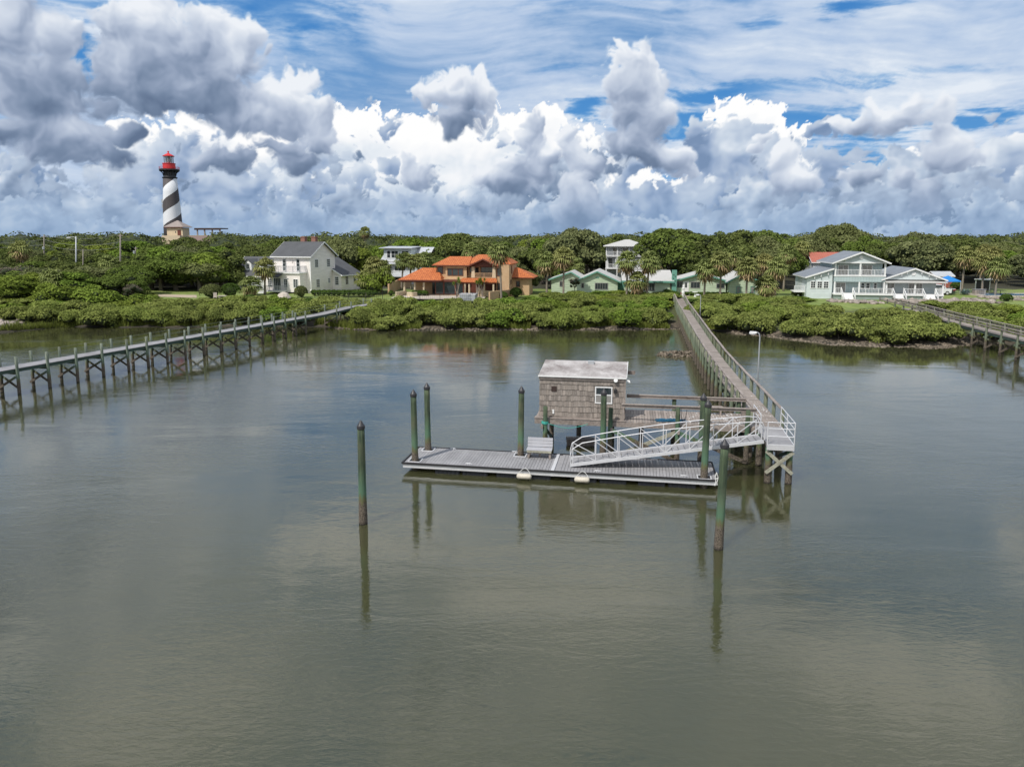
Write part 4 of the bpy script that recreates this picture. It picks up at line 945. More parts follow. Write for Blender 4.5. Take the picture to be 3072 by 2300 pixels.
# far wood, one mass
def far_wood():
    rs = np.random.RandomState(3); P_ = []; N_ = []; HV = []
    tree = []
    Y = 236.0
    while Y < 1500:
        step = 9+Y*.03; n = int(1.7*Y/step)
        for i in range(n):
            x = -.85*Y+1.7*Y*(i+rs.rand())/n; y = Y+rs.uniform(-.5, .5)*step; p = px_of(x, y)
            if 355 < y < 0: continue
            if y < 352 and 455 < p < 640 : hh = 9.7+rs.uniform(-.6, .5)
            else: hh = 11.6+(y-236)*.0022+rs.normal()*1.0+3.2*perlin(np.array([x*.02]), np.array([y*.02]), 5)[0]
            if abs(p-530) < 45 and 335 < y < 365: continue
            tree.append((x, y, hh, step*.62))
        Y += step*.8
    for (x, y, hh, R) in tree:
        k = int(520 if y < 330 else 300 if y < 600 else 110); d = rs.normal(size=(k, 3)); d /= np.linalg.norm(d, axis=1)[:, None]; d[:, 2] = np.abs(d[:, 2])
        bump = .93+.06*np.sin(d[:, 0]*5+x)*np.cos(d[:, 1]*6+y)
        P_.append(np.array([x, y, hh-R*.75])+d*np.array([R, R, R*.75])*bump[:, None]); n_ = d+rs.normal(size=(k, 3))*.45; N_.append(n_/np.linalg.norm(n_, axis=1)[:, None])
    P_ = np.concatenate(P_); N_ = np.concatenate(N_); size = .26+.0013*P_[:, 1]
    V, F = quads_mesh('w', P_, N_, size, None, rs)
    # dark cores added inside the crowns so the sky never shows through
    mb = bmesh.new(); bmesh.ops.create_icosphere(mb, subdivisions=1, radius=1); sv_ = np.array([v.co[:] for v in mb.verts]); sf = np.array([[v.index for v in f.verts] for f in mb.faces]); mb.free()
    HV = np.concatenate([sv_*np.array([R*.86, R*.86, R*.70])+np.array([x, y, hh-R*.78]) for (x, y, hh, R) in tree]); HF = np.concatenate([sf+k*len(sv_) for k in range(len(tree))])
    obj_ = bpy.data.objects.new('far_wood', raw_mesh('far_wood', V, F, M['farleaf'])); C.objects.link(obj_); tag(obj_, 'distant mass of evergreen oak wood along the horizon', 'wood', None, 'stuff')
    o2 = bpy.data.objects.new('far_undergrowth', raw_mesh('far_undergrowth', HV, HF, M['leafcore'], 3)); C.objects.link(o2); tag(o2, 'dark cores added inside the distant tree crowns', 'crown cores', None, 'stuff')
M['farleaf'] = foliage('far_oak_leaves', (.045, .062, .022), (.165, .19, .065), None, .15)
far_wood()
# ---- left shore thicket: big bushes and low trees
def spot(px, Y, kind, H, W_=None, label=None, cat='tree', group=None, dz=0):
    x, y = pt(px, Y); base = {'oak': 8.6, 'olive': 8.0, 'bright': 7.5, 'shrub': 2.5, 'bush': 3.2, 'bare': 5.2}[kind]; R0 = {'oak': 5.2, 'olive': 5.4, 'bright': 4.0, 'shrub': 2.5, 'bush': 2.6, 'bare': 3.4}[kind]
    s = H/base; w_ = (W_/R0/2) if W_ else s; v = VR.randrange({'oak': 3, 'olive': 2, 'bright': 2, 'shrub': 4, 'bush': 2, 'bare': 1}[kind])
    return place(PR[kind+('' if kind == 'bare' else str(v))], (x, y, gz(x, y)-.1+dz), VR.uniform(0, 6.28), (w_, w_, s), label, cat, group)
for (px, Y, k, H, W_) in [(-60, 108, 'bush', 4.6, 8), (40, 104, 'bright', 4.2, 8), (110, 109, 'bush', 4.4, 8), (170, 102, 'bush', 3.6, 7), (230, 107, 'bright', 4.6, 8), (300, 103, 'bush', 3.8, 8), (-20, 118, 'olive', 5.6, 10), (90, 121, 'oak', 6.0, 10), (190, 122, 'oak', 6.0, 11), (290, 119, 'olive', 5.4, 10),
                           (360, 109, 'oak', 4.6, 8), (330, 126, 'oak', 6.2, 11), (415, 104, 'bush', 2.6, 6), (390, 117, 'oak', 5.4, 9), (20, 112, 'oak', 4.6, 9), (140, 114, 'olive', 5.0, 9), (250, 113, 'oak', 5.0, 9)]:
    spot(px, Y, k, H, W_, '%s in the dense thicket on the shore facing the long pier' % {'bush': 'leafy light green shrub', 'bright': 'bright green bushy tree', 'olive': 'olive oak', 'oak': 'dark low oak'}[k], 'tree' if k != 'bush' else 'shrub', 'thicket %s plants' % k)
for (px, Y, k, H, W_, lab) in [(455, 129, 'oak', 7.0, 11, 'dark broad oak between the gravel drive and the utility poles'), (530, 127, 'oak', 7.8, 12, 'tall dark oak below the lighthouse beside the gravel drive'), (610, 128, 'bright', 7.2, 11, 'bright green tree right of the dark oaks beside the garage'),
                               (665, 131, 'oak', 8.0, 10, 'dark oak standing against the dormered garage'), (575, 138, 'olive', 8.4, 12, 'olive oak under the lighthouse base building'), (480, 140, 'oak', 7.8, 12, 'oak just before the lighthouse walls'),
                               (1145, 124, 'bright', 4.6, 5.5, 'broad green tree behind the palms beside the white house wing'), (1130, 118, 'bush', 5.2, 6.5, 'dense leafy bush beside the villa garden wall'),
                               (1040, 140, 'olive', 10.2, 12, 'pale limbed spreading oak over the white house wing'), (1060, 139, 'bright', 8.6, 9, 'lit green tree between the white house and the grey one'),
                               (1590, 122, 'olive', 4.2, 5, 'small round olive tree beside the villa retaining wall'), (1655, 131, 'oak', 7.0, 8, 'dark oak between the villa and the green house'),
                               (1725, 138, 'olive', 12.2, 13, 'tall bare limbed oak beside the three storey house'), (2010, 139, 'oak', 12.4, 14, 'big dark oak right of the three storey house'), (2090, 137, 'oak', 10.6, 12, 'big dark oak above the teal chimney'),
                               (2190, 138, 'oak', 12.0, 14, 'big rounded oak behind the white entry door'), (2280, 136, 'olive', 10.6, 12, 'broad oak behind the end gable of the green house'), (2345, 132, 'oak', 8, 9, 'oak between the palms and the pale blue house'),
                               (2515, 190, 'olive', 14.2, 17, 'flat topped spreading oak on the skyline behind the pale blue house'), (2745, 195, 'olive', 12.6, 12, 'flat crowned oak on the skyline beside the tall utility pole')]:
    spot(px, Y, k, H, W_, lab, 'tree' if k != 'bush' else 'bush')
spot(50, 116, 'bare', 5.6, 7.5, 'bare grey twiggy tree among green thicket', 'tree')
spot(400, 107, 'bare', 3.6, 3.5, 'bare brown leafless shrub at the edge of the thicket', 'tree')
spot(1725, 117.5, 'bare', 3.3, 3, 'thin bare sapling against the green house wall', 'tree')
# ---- mangrove shrubs along the bank
nsh = 0
SZ = [(-4000, 120, 'on the rocky bank at the end of the thicket'), (120, 420, 'on the mud bank below the thicket'), (420, 720, 'on the bank below the gravel drive'), (720, 1000, 'beside the long pier below the white house'), (1000, 1200, 'just past the landward end of the long pier'),
      (1200, 1450, 'below the orange roofed villa'), (1450, 1700, 'below the villa retaining wall'), (1700, 2040, 'below the low green house'), (2040, 2330, 'beside the walkway below the green house'), (2330, 2600, 'below the lawn of the pale blue house'), (2600, 2900, 'beside the side pier below the rocks'), (2900, 9600, 'beyond the side pier')]
for row in range(8):
    x = -78+VR.uniform(0, 3)
    while x < 86:
        s = [1.5, 4.9, 8.8, 12.0, 15.4, 18.6, 21.5, 24.5][row]+VR.uniform(-.8, .8)
        if x > 29: s *= 1.25
        y = shore(x)+s; xx = x; x += VR.uniform(2.9, 4.4)
        p = px_of(xx, y)
        if abs(xx-line_at(WLd, min(y, 109))-.65) < 2.1 and y < 109: continue
        if y > 86 and y < 101 and -2.6 < xx-(LP(y)-WP/2) < 2.2: continue
        qx = line_at(leftq, min(y, 106))+.7
        if abs(xx-qx) < 2.2: continue
        if p < 110 and row < 2: continue
        if -22 < xx < -12 and row == 5: continue
        if 980 < p < 1130 and row > 3: continue
        lim = (27 if 1640 < p < 2400 else 20) if xx < 29 else (30 if p < 2400 else 27)
        if y-shore(xx) > lim: continue
        if row > 4 and p > 2400: continue
        if row > 2 and 2480 < p < 2700: continue
        if p > 2780 and row > 4: continue
        if 440 < p < 1000 and row > 3: continue
        if 1000 < p < 1560 and row > 3: continue
        if row > 5 and not 1640 < p < 2400: continue
        if row > 6 and 1990 < p < 2110: continue
        H = VR.uniform(1.9, 2.9)*(1 if row < 2 else .85 if row < 4 else .6 if row < 6 else .45); 
        if 1640 < p < 2040 and row in (1, 2): H *= .62
        kd = 'shrub' if VR.random() < (.9 if row < 3 else .6) else 'bush'
        zn = next(z for a, b, z in SZ if a <= p < b)
        spot(p, y, kd, H, VR.uniform(4.2, 6.0), '%s shrub %s, %s' % ('yellow green mangrove' if kd == 'shrub' else 'bright leafy', zn, ['at the waterline', 'second row', 'mid bank', 'mid bank', 'upper bank', 'upper bank', 'by the garden', 'by the garden'][row]), 'shrub', '%s shrubs %s' % (kd, zn)); nsh += 1
print('shrubs', nsh, 'trees', len(placed))
# ---- marsh grass along the waterline
def marsh():
    rs = np.random.RandomState(8); n = 26000; x = rs.uniform(-66, 74, n)
    s = np.abs(rs.normal(size=n))*1.1+.5+perlin(x*.22, x*.03, 2)*1.5
    keep = (perlin(x*.16, x*0, 9) > -.22) & ~((x > 30) & (perlin(x*.3, x*0, 12) < .35)); x = x[keep]; s = s[keep]
    y = np.interp(x, [p[0] for p in SH], [p[1] for p in SH])+np.clip(s, .2, 6); z = gz_arr(x, y); n = len(x)
    h = (.35+.5*rs.rand(n))[:, None]; a = rs.rand(n)*2*np.pi; w_ = .05; d = np.stack([np.cos(a), np.sin(a), 0*a], -1)*w_; l = np.stack([rs.normal(size=n), rs.normal(size=n), 0*a], -1)*.15
    B_ = np.stack([x, y, z-.05], -1); V = np.stack([B_-d, B_+d, B_+l+np.array([0, 0, 1])*h+d*.3, B_+l+np.array([0, 0, 1])*h-d*.3], 1).reshape(-1, 3)
    o = bpy.data.objects.new('marsh_grass', raw_mesh('marsh_grass', V, np.arange(4*n).reshape(-1, 4), M['grass'])); C.objects.link(o); tag(o, 'yellow green marsh grass growing along the muddy waterline', 'grass', None, 'stuff')
marsh()
# ---- rocks
def rocks(name, pts, m, label, cat, sz=(.25, .55), flat=.6, seed=1):
    rs = np.random.RandomState(seed); mb = bmesh.new(); bmesh.ops.create_icosphere(mb, subdivisions=1, radius=1); sv_ = np.array([v.co[:] for v in mb.verts]); sf = np.array([[v.index for v in f.verts] for f in mb.faces]); mb.free()
    V = []; 
    for (x, y) in pts:
        s = rs.uniform(*sz); q_ = sv_*(1+.28*rs.normal(size=(len(sv_), 1)))*np.array([s, s*rs.uniform(.6, 1), s*flat*rs.uniform(.5, 1)]); a = rs.rand()*6.28; c_, s_ = math.cos(a), math.sin(a)
        q_ = q_@np.array([[c_, s_, 0], [-s_, c_, 0], [0, .2, 1]]); V.append(q_+np.array([x, y, gz(x, y)+s*.2]))
    V = np.concatenate(V); F = np.concatenate([sf+k*len(sv_) for k in range(len(pts))])
    o = bpy.data.objects.new(name, raw_mesh(name, V, F, m, 3)); C.objects.link(o); tag(o, label, cat, None, 'stuff')
def band(px0, y0, px1, y1, n, spread, z=1.8):
    out = []
    for _ in range(n):
        t = VR.random(); a = atz(px0+(px1-px0)*t, y0+(y1-y0)*t, z); out.append((a.x+VR.uniform(-.6, .6), a.y+VR.gauss(0, spread)))
    return out
rocks('riprap', band(2490, 905, 2640, 908, 180, .6, 2.3)+band(2690, 908, 2960, 905, 640, 1.3, 2.3)+band(2850, 925, 2880, 925, 40, 1.2, 2.0)+band(2950, 893, 3060, 900, 90, 1.0, 2.3), M['stone'], 'grey and pink broken rocks piled along the lawn edge by the side pier', 'rocks', (.22, .6))
rocks('riprap', [(VR.uniform(-78, -58.5), 0) for _ in range(0)]+band(-30, 955, 95, 950, 380, 2.2, .8)+band(-30, 985, 40, 985, 120, 1.0, .2), M['stone'], 'pale rubble rocks on the bank below the thicket', 'rocks', (.18, .5), seed=3)
rocks('riprap', band(440, 915, 720, 918, 130, .9, 1.9)+band(1080, 905, 1130, 905, 20, .5, 2.0)+band(1100, 925, 1160, 925, 16, .4), M['stone'], 'scattered flat stones along the garden edge above the bank', 'rocks', (.2, .55), seed=5)
rocks('oyster_bank', [(x_, shore(x_)+VR.gauss(.1, .5)) for x_ in [VR.uniform(-6, 23) for _ in range(700)]]+[(x_, shore(x_)+VR.gauss(-.2, .8)) for x_ in [VR.uniform(27, 52) for _ in range(1500)]]+[(x_, shore(x_)+VR.gauss(.2, .4)) for x_ in [VR.uniform(-24, -6) for _ in range(260)]], M['oyster'], 'line of oyster shells and stones on the mud at the waterline', 'shells', (.07, .2), .5, 7)
def oyster_mound():
    rs = np.random.RandomState(4); pts = []; c = atz(2040, 1062, .1)
    mb = MB()
    for k in range(520):
        a = rs.rand()*6.28; r = np.sqrt(rs.rand()); x, y = c.x+r*math.cos(a)*2.4, c.y+r*math.sin(a)*1.6; z = .38*(1-r*r)-.06; s = rs.uniform(.08, .2)
        q_ = [Vector(rs.normal(size=3)*s*.7) for _ in range(4)]; mb.add([Vector((x, y, z))+q for q in q_], [(0, 1, 2), (0, 2, 3), (0, 3, 1), (1, 3, 2)])
    tag(obj('oyster_mound', mb, M['oyster']), 'brown heap of oyster shells beside the walkway piles', 'shells', None, 'stuff')
oyster_mound()
# ---- palms: (px, crown row, Y, variant, dead)
for (px, py, Y, v, dd, lab) in [
    (795, 800, 117.5, 0, 12, 'full green palm in front of the garage, taller of the close pair'), (757, 852, 115.5, 1, 14, 'short palm with drooping fronds beside the white porch steps'),
    (1100, 835, 117, 2, 0, 'slim palm at the end of the white house hedge'), (1128, 795, 119, 3, 0, 'leafy bright palm behind the slim one beside the white house wing'), (1143, 806, 120, 1, 0, 'bright palm leaning over the dense bush'),
    (1204, 782, 127, 0, 0, 'palm in front of the grey house, nearest its corner'), (1233, 786, 128, 1, 0, 'palm second from the grey house corner'), (1253, 784, 129, 2, 0, 'palm third from the grey house corner'), (1275, 778, 129, 3, 0, 'palm nearest the villa roof beside the grey house'),
    (1408, 750, 136, 0, 26, 'palm with brown skirt rising behind the villa roof ridge'), (1504, 755, 108, 0, 20, 'tall palm standing in front of the villa side wall'),
    (1640, 783, 114.5, 1, 22, 'tall slim palm at the corner of the green house, villa side'), (1690, 768, 113, 2, 24, 'tall palm in front of the first green gable'), (1720, 795, 131, 3, 16, 'palm behind the first green gable roof'), (1680, 775, 131, 0, 14, 'palm in the cluster behind the first green gable'),
    (1880, 780, 112.5, 3, 26, 'palm left of the clustered trio before the green house'), (1940, 782, 112, 0, 26, 'palm right of the clustered trio before the green house'), (1916, 840, 112.5, 1, 30, 'low shaggy palm in the middle of the trio'),
    (2112, 805, 110.5, 2, 26, 'shaggy palm before the entry wing of the green house'), (2160, 780, 110.5, 3, 22, 'tall palm between the entry wing and the end gable'), (2194, 762, 127, 0, 24, 'tall palm rising behind the green house roof'), (2238, 800, 108.5, 1, 26, 'palm with dry skirt in front of the end gable'),
    (2302, 850, 109.5, 2, 34, 'low wide palm with shaggy skirt beside the end gable'), (2325, 800, 115, 3, 22, 'palm behind the low shaggy one by the green house'), (2350, 757, 125, 0, 22, 'tall palm between the green house and the pale blue house'), (2290, 785, 128, 1, 24, 'palm behind the green house end wall'), (2405, 745, 140, 2, 14, 'palm in the trees left of the red roof'),
    (2885, 765, 122, 0, 20, 'lone tall palm beside the blue canopy tent'), (2945, 785, 118, 1, 26, 'shaggy palm nearest the pool fence'), (2965, 765, 124, 2, 26, 'tallest palm of the group near the pool'), (2985, 800, 115, 3, 26, 'palm with brown skirt standing over the pool fence'), (2935, 760, 126, 3, 18, 'palm at the back of the pool group'),
    (80, 745, 128, 1, 20, 'brown skirted palm far in the thicket'), (325, 790, 124, 3, 26, 'shaggy palm in the thicket beside the utility pole'), (165, 838, 105, 2, 6, 'young palm half hidden in the thicket'), (1095, 695, 210, 0, 10, 'tiny palm poking above the far skyline')]:
    x, y = pt(px, Y); z0 = gz(x, y); zt = aty(px, py, Y).z
    if Y > 200: z0 = 4.0
    H = max(1.4, zt-z0); place(palm(H, v, dd), (x, y, z0-.1), VR.uniform(0, 6.28), (1, 1, H/(round(H*2)/2)), lab, 'palm tree', 'palms among the houses')
# ---- clipped shrubs and hedges
def ball(px, py, r, h, m, label, seed, z=2.3):
    p = atz(px, py, z); rs = np.random.RandomState(seed)
    L = [(0, 0, h*.42, r, r, h*.58)]
    t = thing('clipped_shrub', label, 'shrub', (p.x, p.y+r, gz(p.x, p.y+r)-.05), group='clipped garden shrubs')
    obj('foliage', crown('foliage', L, int(1500*r), .13, M[m], seed, fuzz=.07), None, t); obj('stem', MB().tube([(0, 0, 0), (0, 0, h*.5)], .07, 6), M['bark'], t)
ball(621, 896, 1.75, 2.2, 'hedgeolive', 'large olive domed shrub on the lawn beside the gravel drive', 1)
ball(680, 894, 1.6, 2.2, 'hedge', 'bright green round shrub touching the olive dome', 2)
ball(924, 905, 1.05, 1.4, 'hedge', 'dark round shrub at the end of the white house hedge', 3)
ball(898, 893, 1.0, 1.9, 'hedgeolive', 'reddish green bush against the white house corner', 4)
ball(1507, 893, .85, 1.1, 'hedge', 'round shrub before the low villa garden wall', 5)
ball(1548, 892, .95, 1.6, 'hedge', 'dark upright clipped shrub at the villa wall corner', 6)
ball(1172, 888, .42, .9, 'hedge', 'small squared shrub at the end of the curved villa bench', 7)
ball(1866, 880, 1.3, 1.8, 'hedge', 'dark round shrub against the middle of the green house', 8)
ball(3030, 905, .8, 1.1, 'hedge', 'small round bush beside the pool lawn', 9)
ball(2880, 870, 1.0, 1.5, 'hedge', 'dark round bush by the pool shelter', 10)
ball(745, 898, .9, 1.0, 'hedge', 'low round bush between the palm and the steps', 11)
def hedge(px0, py0, px1, py1, w_, h, label, seed, z=2.3, m='hedge'):
    a, b = atz(px0, py0, z), atz(px1, py1, z); d = (b-a); n = max(2, int(d.length/.8)); L = []
    for k in range(n+1): L.append((d.x*k/n, d.y*k/n+w_/2, h*.5, .62, w_*.62, h*.56))
    t = thing('hedge', label, 'hedge', (a.x, a.y, gz(a.x, a.y)-.05))
    obj('foliage', crown('foliage', L, int(700*d.length*h), .13, M[m], seed, fuzz=.1), None, t)
    obj('stem', MB().tube([(0, w_/2, .1), (d.x, d.y+w_/2, .1)], .05, 5), M['bark'], t)
hedge(940, 888, 1120, 889, 1.0, .95, 'long low clipped hedge along the white house wing', 21)
hedge(1244, 889, 1272, 889, 1.0, 1.0, 'short square hedge before the villa patio', 22)
hedge(1995, 884, 2030, 893, 1.0, .9, 'clipped hedge beside the path to the white entry door', 23)
hedge(2062, 887, 2270, 889, 1.0, .6, 'low hedge along the foot of the green house gables', 24)
hedge(2075, 902, 2112, 902, 1.0, .7, 'low clipped hedge near the landward end of the walkway', 25)
hedge(2390, 890, 2470, 890, 1.2, .9, 'dry grassy hedge before the windows of the pale blue house', 26, m='hedgeolive')
# agave clump
p = atz(2870, 884, 2.3)
for j, (dx, dy, s) in enumerate(((-.9, 0, 1.15), (.9, -.3, 1.0), (2.0, .5, .95))):
    R_ = random.Random(j); mb = MB()
    for k in range(44):
        a = k*2.4; e = .25+1.15*(k/44)+R_.uniform(-.1, .1); d = Vector((math.cos(a)*math.cos(e), math.sin(a)*math.cos(e), math.sin(e)))*R_.uniform(1.0, 1.35)*s; sd = Vector((-math.sin(a), math.cos(a), 0))*.09
        mb.add([(0, 0, .05), d*.5+sd, d+Vector((0, 0, -.1)), d*.5-sd], [(0, 1, 2, 3)])
    tag(obj('agave', mb, M['agave'], None, loc=(p.x+dx, p.y+dy, 2.3)), ['large blue grey spiky agave beside the pale blue house, leftmost of three', 'middle blue grey agave of the three on the lawn', 'blue grey agave nearest the pool fence'][j], 'agave plant', 'agaves on the lawn')
# yuccas in front of the villa
for j, (px, h) in enumerate(((1372, 3.0), (1430, 2.9), (1448, 3.1))):
    q0 = atz(px, 892, 2.3); t = thing('yucca_tree', ['branching yucca before the villa glass room', 'branching yucca before the villa porch columns', 'yucca with spiky heads beside the hot tub'][j], 'yucca', (q0.x, q0.y, 2.25), 0, 'yuccas before the villa')
    R_ = random.Random(j+5); hb = MB(); st = MB()
    for k in range(4):
        tip = Vector((R_.uniform(-.8, .8), R_.uniform(-.4, .4), h*R_.uniform(.7, 1.0))); st.tube([(0, 0, -.2), (tip.x*.3, tip.y*.3, tip.z*.45), tip], [.09, .07, .05], 6)
        for i in range(40):
            a = i*2.4; e = -.5+2.0*i/40; d = Vector((math.cos(a)*math.cos(e), math.sin(a)*math.cos(e), math.sin(e)))*R_.uniform(.45, .6); sd = Vector((-math.sin(a), math.cos(a), 0))*.045
            hb.add([tip, tip+d*.5+sd, tip+d, tip+d*.5-sd], [(0, 1, 2, 3)])
    obj('trunk', st, M['palmbark'], t); obj('foliage', hb, M['bright'], t)
# ------------------------------------------------------------------ houses
class House:
    """A building in its own frame: x along the front, y away from the water, z up from its floor level"""
    def __init__(s, name, label, px, py, z=2.3, ang=0, cat='house', Y=None):
        p = atz(px, py, z) if Y is None else Vector((*pt(px, Y, z), z))
        s.t = thing(name, label, cat, p, ang); s.o = p; s.k = FX/(p.y*cs+(HC-z-2)*sn)
    def part(s, name, mb, m, parent=None): return obj(name, mb, M[m], parent or s.t)
    def box(s, name, m, *b): return s.part(name, MB().box(*b), m)
    def win(s, x, y, z, w, h, face='f', frame='trim', pane='glass', nx=2, nz=2, fw=.09, kind='window', d=.0):
        """window or door with its sill corner at x (or y on a side wall), z; face f front, r right, l left"""
        mb = MB(); pb = MB()
        def put(m, a0, a1, z0, z1, o0, o1):
            if face == 'f': m.box(a0, a1, y-o1, y-o0, z0, z1)
            elif face == 'r': m.box(y+o0, y+o1, a0, a1, z0, z1)
            else: m.box(y-o1, y-o0, a0, a1, z0, z1)
        put(mb, x-fw, x+w+fw, z-fw, z, -.01, .06+d); put(mb, x-fw, x+w+fw, z+h, z+h+fw, -.01, .065+d); put(mb, x-fw, x, z, z+h, -.01, .06+d); put(mb, x+w, x+w+fw, z, z+h, -.01, .06+d)
        for k in range(1, nx): put(mb, x+w*k/nx-.02, x+w*k/nx+.02, z, z+h, -.01, .045)
        for k in range(1, nz): put(mb, x, x+w, z+h*k/nz-.02, z+h*k/nz+.02, -.01, .047)
        put(pb, x, x+w, z, z+h, -.02, .025)
        f = s.part(kind, mb, frame); s.part('pane', pb, pane, f); return f
    def gable(s, x0, x1, y0, y1, ze, zr, axis='x', over=.35, th=.14, m='asphaltroof', xr=None, name='roof', fm='trim'):
        """two roof slopes; the ridge runs along axis, from low walls x0..x1, y0..y1"""
        if axis == 'x':
            ym = (y0+y1)/2 if xr is None else xr; sl0 = (zr-ze)/(ym-y0); sl1 = (zr-ze)/(y1-ym)
            a = [(x0-over, y0-over, ze-over*sl0), (x1+over, y0-over, ze-over*sl0), (x1+over, ym, zr), (x0-over, ym, zr)]
            b = [(x0-over, ym, zr), (x1+over, ym, zr), (x1+over, y1+over, ze-over*sl1), (x0-over, y1+over, ze-over*sl1)]
        else:
            xm = (x0+x1)/2 if xr is None else xr; sl0 = (zr-ze)/(xm-x0); sl1 = (zr-ze)/(x1-xm)
            a = [(x0-over, y0-over, ze-over*sl0), (xm, y0-over, zr), (xm, y1+over, zr), (x0-over, y1+over, ze-over*sl0)]
            b = [(xm, y0-over, zr), (x1+over, y0-over, ze-over*sl1), (x1+over, y1+over, ze-over*sl1), (xm, y1+over, zr)]
        mb = MB()
        for q_ in (a, b): mb.hexa(q_, [(p[0], p[1], p[2]+th) for p in q_])
        r = s.part(name, mb, m)
        mb = MB(); w_ = .16
        if axis == 'x':
            for xx in (x0-over-.03, x1+over): mb.prism([(xx, a[0][1], a[0][2]-w_+.1), (xx, ym, zr-w_+.1), (xx, b[3][1], b[3][2]-w_+.1), (xx, b[3][1], b[3][2]+th), (xx, ym, zr+th+.02), (xx, a[0][1], a[0][2]+th)], (.03, 0, 0))
            mb.box(x0-over, x1+over, y0-over-.03, y0-over, a[0][2]-.05, a[0][2]+th-.01)
        else:
            yy = y0-over-.03; mb.prism([(a[0][0], yy, a[0][2]-w_+.1), (xm, yy, zr-w_+.1), (b[1][0], yy, b[1][2]-w_+.1), (b[1][0], yy, b[1][2]+th), (xm, yy, zr+th+.02), (a[0][0], yy, a[0][2]+th)], (0, .03, 0))
            for xx, zz in ((x0-over-.03, a[0][2]), (x1+over, b[1][2])): mb.box(xx, xx+.03, y0-over, y1+over, zz-.05, zz+th-.01)
        s.part('fascia', mb, fm, r); return r
    def wall(s, x0, x1, y0, y1, z0, ze, m, zr=None, axis='x', xr=None):
        mb = MB()
        if zr is None: mb.box(x0, x1, y0, y1, z0, ze)
        elif axis == 'x': ym = (y0+y1)/2 if xr is None else xr; mb.prism([(x0, y0, z0), (x0, y1, z0), (x0, y1, ze), (x0, ym, zr), (x0, y0, ze)], (x1-x0, 0, 0))
        else: xm = (x0+x1)/2 if xr is None else xr; mb.prism([(x0, y0, z0), (x1, y0, z0), (x1, y0, ze), (xm, y0, zr), (x0, y0, ze)], (0, y1-y0, 0))
        return s.part('wall', mb, m)
    def hip(s, x0, x1, y0, y1, ze, zr, over=.4, th=.12, m='orange', name='roof', rl=None, fm='redwood'):
        x0 -= over; x1 += over; y0 -= over; y1 += over; h = (y1-y0)/2; ym = y0+h
        rx0, rx1 = (x0+h*.9, x1-h*.9) if rl is None else rl
        if rx0 > rx1: rx0 = rx1 = (x0+x1)/2
        top = [(rx0, ym, zr), (rx1, ym, zr)]; e = [(x0, y0, ze), (x1, y0, ze), (x1, y1, ze), (x0, y1, ze)]; lo = [(a, b, c-th) for a, b, c in e]
        mb = MB().add(e+top+lo, [(0, 1, 5, 4), (1, 2, 5), (2, 3, 4, 5), (3, 0, 4), (0, 6, 7, 1), (1, 7, 8, 2), (2, 8, 9, 3), (3, 9, 6, 0), (6, 9, 8, 7)])
        r = s.part(name, mb, m); s.part('fascia', MB().box(x0-.02, x1+.02, y0-.03, y0+.02, ze-th-.06, ze-.02), fm, r); return r
    def railing(s, x0, y0, x1, y1, z, h=.95, m='trim', gap=.16, t=.05, name='railing'):
        mb = MB(); d = Vector((x1-x0, y1-y0, 0)); n = max(2, int(d.length/gap))
        mb.beam((x0, y0, z+h), (x1, y1, z+h), t, t); mb.beam((x0, y0, z+.1), (x1, y1, z+.1), t, t)
        for k in range(n+1):
            x, y = x0+d.x*k/n, y0+d.y*k/n; w_ = .045 if k % 9 else t*1.8; mb.beam((x, y, z+(.1 if k % 9 else 0)), (x, y, z+h), w_*.8, w_*.8, (0, 1, 0))
        return s.part(name, mb, m)
    def steps(s, x0, x1, y, z, n, m='white', run=.28):
        mb = MB()
        for k in range(n): zz = z*(n-k)/(n+1); mb.box(x0, x1, y-(k+1)*run, y-k*run, 0, zz)
        st = s.part('steps', mb, m)
        s.part('riser', MB().box(x0+.02, x1-.02, y-n*run-.012, y-n*run-.002, 0, z/(n+1)*.5), 'steel', st)
        return st
R20 = math.radians(-20)
# ---- white house
h = House('white_house', 'two storey white clapboard house with charcoal roof and two brick chimneys', 934.6, 880, ang=R20)
EW, GW, EZ, RZ = 7.4, 7.2, 6.3, 8.5
h.wall(-EW, 0, 0, GW, -.3, EZ, 'whitesiding', RZ, 'x'); rf = h.gable(-EW, 0, 0, GW, EZ, RZ, 'x', .45)
for x in (-2.1, -4.3):
    c = h.part('chimney', MB().box(x-.42, x+.42, GW/2+.4, GW/2+1.1, RZ-.6, RZ+1.0).box(x-.48, x+.48, GW/2+.34, GW/2+1.16, RZ+.82, RZ+.92), 'brick', rf)
h.box('corner_board', 'trim', -.14, .03, -.03, .0, 0, EZ)
for (y, z, w_, hh) in ((1.25, 4.35, .85, 1.25), (4.75, 4.35, .85, 1.25), (1.45, .95, .9, 1.3), (4.9, 1.5, .55, .75)): h.win(y, 0, z, w_, hh, 'r', nx=3, nz=4 if hh > 1 else 3)
for x in (-5.55, -2.75): h.win(x, 0, 3.75, .62, 1.9, 'f', nx=1, nz=3, kind='door')
for x in (-4.95, -3.35): h.part('lantern', MB().tube([(x, -.05, 5.3), (x, -.2, 5.45), (x, -.32, 5.3), (x, -.32, 5.0)], .035, 5), 'blackpaint')
